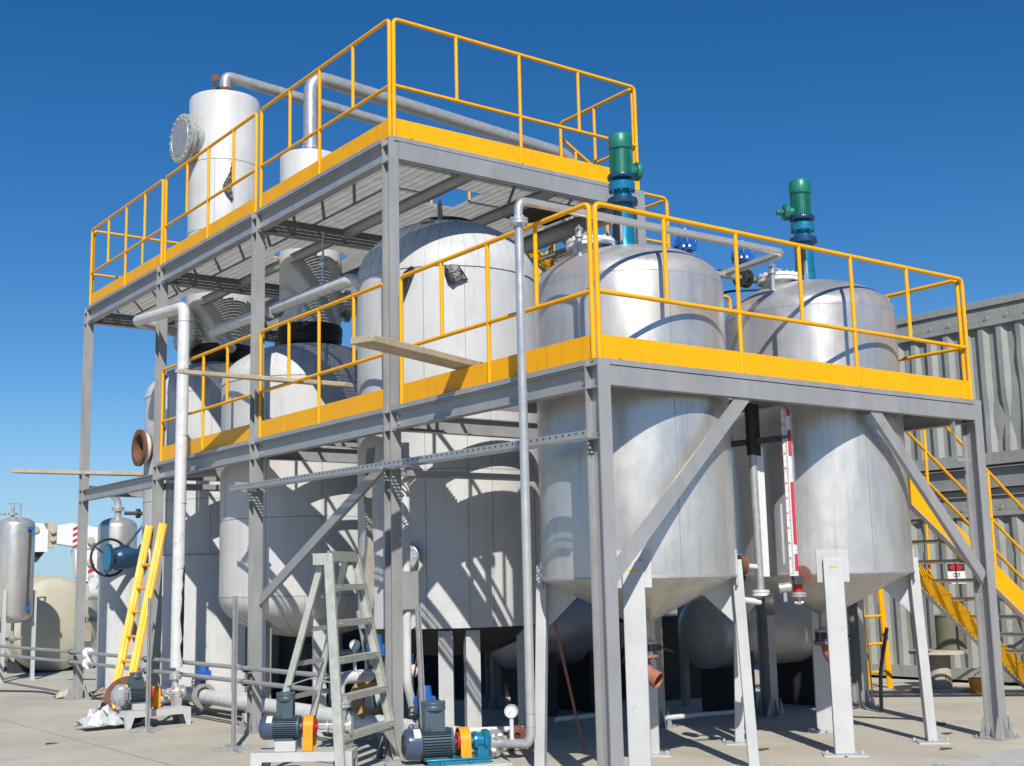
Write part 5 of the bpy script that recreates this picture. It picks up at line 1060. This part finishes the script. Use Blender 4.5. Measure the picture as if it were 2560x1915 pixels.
# ------------------------------------------------------------------ containers on the right
def container(z0, z1, y0, y1, x, label):
    c = thing('shipping_container', (x,y0,z0), label, 'container', 'stacked grey green containers'); D = 2.4
    k = MB(); p = .278; y = y0+.12; pts = []
    while y < y1-.12: pts += [(x+.0,y),(x+.0,y+p*.26),(x+.045,y+p*.5),(x+.045,y+p*.76)]; y += p
    pts.append((x,min(y,y1-.1))); zb_, zt_ = z0+.16, z1-.37
    # dents : each corrugation vertex column is subdivided and nudged
    nz = 12; rb2 = random.Random(int(z0*10)+5); vs = []; n = len(pts)
    dents = [(rb2.uniform(y0,y1), rb2.uniform(zb_,zt_), rb2.uniform(.15,.35), rb2.uniform(.01,.035)) for _ in range(26)]+[(2.2,z0+1.0,.35,.05),(1.5,z0+.75,.3,.045),(2.7,z0+.6,.25,.04)]
    for j in range(nz+1):
        z = zb_+(zt_-zb_)*j/nz
        for (xx, yy) in pts:
            dx = 0
            for a, b, r, d in dents:
                q = ((yy-a)**2+(z-b)**2)/(r*r); dx += d*math.exp(-q*1.5)
            vs.append((xx+dx, yy, z))
    k.add(vs, [(j*n+i, j*n+i+1, (j+1)*n+i+1, (j+1)*n+i) for j in range(nz) for i in range(n-1)]); k.build('corrugated_wall', 'cont', c, sharp=20)
    k = MB(); k.box(x+.05,y0,z0+.1,x+D,y1,z1-.12); k.build('body', 'cont', c)
    k = MB(); k.box(x-.02,y0,z1-.37,x+.06,y1,z1-.30); k.box(x-.005,y0,z1-.30,x+.06,y1,z1-.10); k.box(x-.035,y0,z1-.10,x+.08,y1,z1); k.build('top_rail', 'cont', c, bevel=.008)
    k = MB(); k.box(x-.02,y0,z0,x+.06,y1,z0+.16); k.build('bottom_rail', 'cont', c)
    for yy in (y0,y1-.12): k = MB(); k.box(x-.03,yy,z0,x+.12,yy+.12,z1); k.build('corner_post', 'cont', c)
    y = y0+.3
    while y < y1-.2:
        k = MB()
        k.tube([(x-.006,y,z1-.235),(x-.03,y+.012,z1-.27),(x-.03,y+.04,z1-.275),(x-.006,y+.05,z1-.25)],.006,6); k.obox((x-.009,y+.025,z1-.235),.03,.008,.03,(0,1,0)); y += .30; k.build('lashing_ring', 'cont', c)
    return c
CXX = 9.5
container(2.93,5.19,-5.0,7.2,CXX,'upper dented grey green container with lashing rings along its top rail')
container(.04,2.60,-5.0,7.2,CXX,'lower grey green container standing on the ground behind the stairs')
cb = thing('spacer_beam', (CXX,-4,2.6), 'grey steel beams wedged between the two stacked containers', 'beam')
k = MB(); k.hbeam((CXX-.02,-5,2.75),(CXX-.02,7.2,2.75),(0,0,1),.14,.28); k.build('beam', 'steel', cb)
k = MB(); k.box(CXX+.5,-5,2.61,CXX+1.8,7.2,2.92); k.build('packing', 'dark', cb)
# vertical yellow ladder by the containers
vl = thing('ladder', (8.25,3.9,0), 'upright yellow ladder standing by the grey green containers', 'ladder', 'yellow ladders')
for x in (8.27,7.84): k = MB(); k.bar((x,3.9,0),(x+.06,4.05,2.3),.09,.025,(1,0,0)); k.build('stile', 'yellow', vl)
for i in range(6): z = .22+.36*i; k = MB(); k.tube([(7.85+.06*z/2.3,3.9+.15*z/2.3,z),(8.27+.06*z/2.3,3.9+.15*z/2.3,z)],.018,10); k.build('rung', 'yellow', vl)
sp = thing('cable_drum', (8.36,3.3,0), 'empty wooden cable drum lying on its side under the stairs', 'cable drum')
k = MB(); k.lathe((8.30,3.15,0),(0,0,1),[(.36,0),(.36,.04)],36); k.build('bottom_disc', 'spool', sp)
k = MB(); k.lathe((8.30,3.15,0),(0,0,1),[(.15,.04),(.15,.47)],28); k.build('core', 'spool', sp)
k = MB(); k.lathe((8.30,3.15,0),(0,0,1),[(.36,.47),(.36,.51),(.06,.511)],36); k.build('top_disc', 'spool', sp)
k = MB(); k.lathe((8.55,3.12,.512),(0,0,1),[(.19,0),(.19,.02),(.18,.03),(.18,.42),(.19,.43),(.17,.44),(.0005,.441)],30); o = k.build('barrel', 'moss'); tag(o, 'olive green barrel standing on the wooden cable drum', 'barrel')
bk = thing('bucket', (8.35,2.65,0), 'small orange bucket on the ground under the stairs', 'bucket')
k = MB(); k.lathe_open((8.35,2.65,0),(0,0,1),[(.0005,.003),(.08,.002),(.10,.18),(.105,.18),(.105,.17),(.095,.17),(.075,.012),(.0005,.012)],24); k.build('pail', 'orange', bk)
k = MB(); k.tube([(8.25,2.65,.17),(8.27,2.60,.24),(8.35,2.56,.27),(8.43,2.60,.24),(8.45,2.65,.17)],.005,6,.02); k.build('handle', 'dark', bk)
# black hose hanging to the ground behind the right tank, chalk mark on the second column
k = MB(); k.tube([(5.45,1.75,.92),(5.62,2.0,.45),(5.72,2.1,.02)],.022,8,.1); o = k.build('hose', 'black'); tag(o, 'black hose trailing to the ground behind the right steel tank', 'hose')
text('32', .05, (.032,2.80,1.9), (1,0,0), (0,0,1), 'whpr', 'chalk_number', FR)
tub = thing('equipment_box', (5.1,1.4,.9), 'black hanging cable bundle behind the two steel tanks above the deck', 'cable')
k = MB(); k.tube([(3.05,1.62,4.5),(2.6,1.7,4.1),(2.55,1.72,3.6),(2.62,1.7,3.12)],.03,8,.1); k.tube([(3.0,1.66,4.45),(2.66,1.72,4.1),(2.6,1.74,3.6),(2.66,1.72,3.12)],.022,8,.1); k.build('cable', 'black', tub)
k = MB(); k.tube([(3.4,1.2,4.28),(2.95,1.5,4.26),(2.6,1.72,4.02),(2.56,1.74,3.12)],.012,8,.1); k.build('thin_cable', 'black', tub)
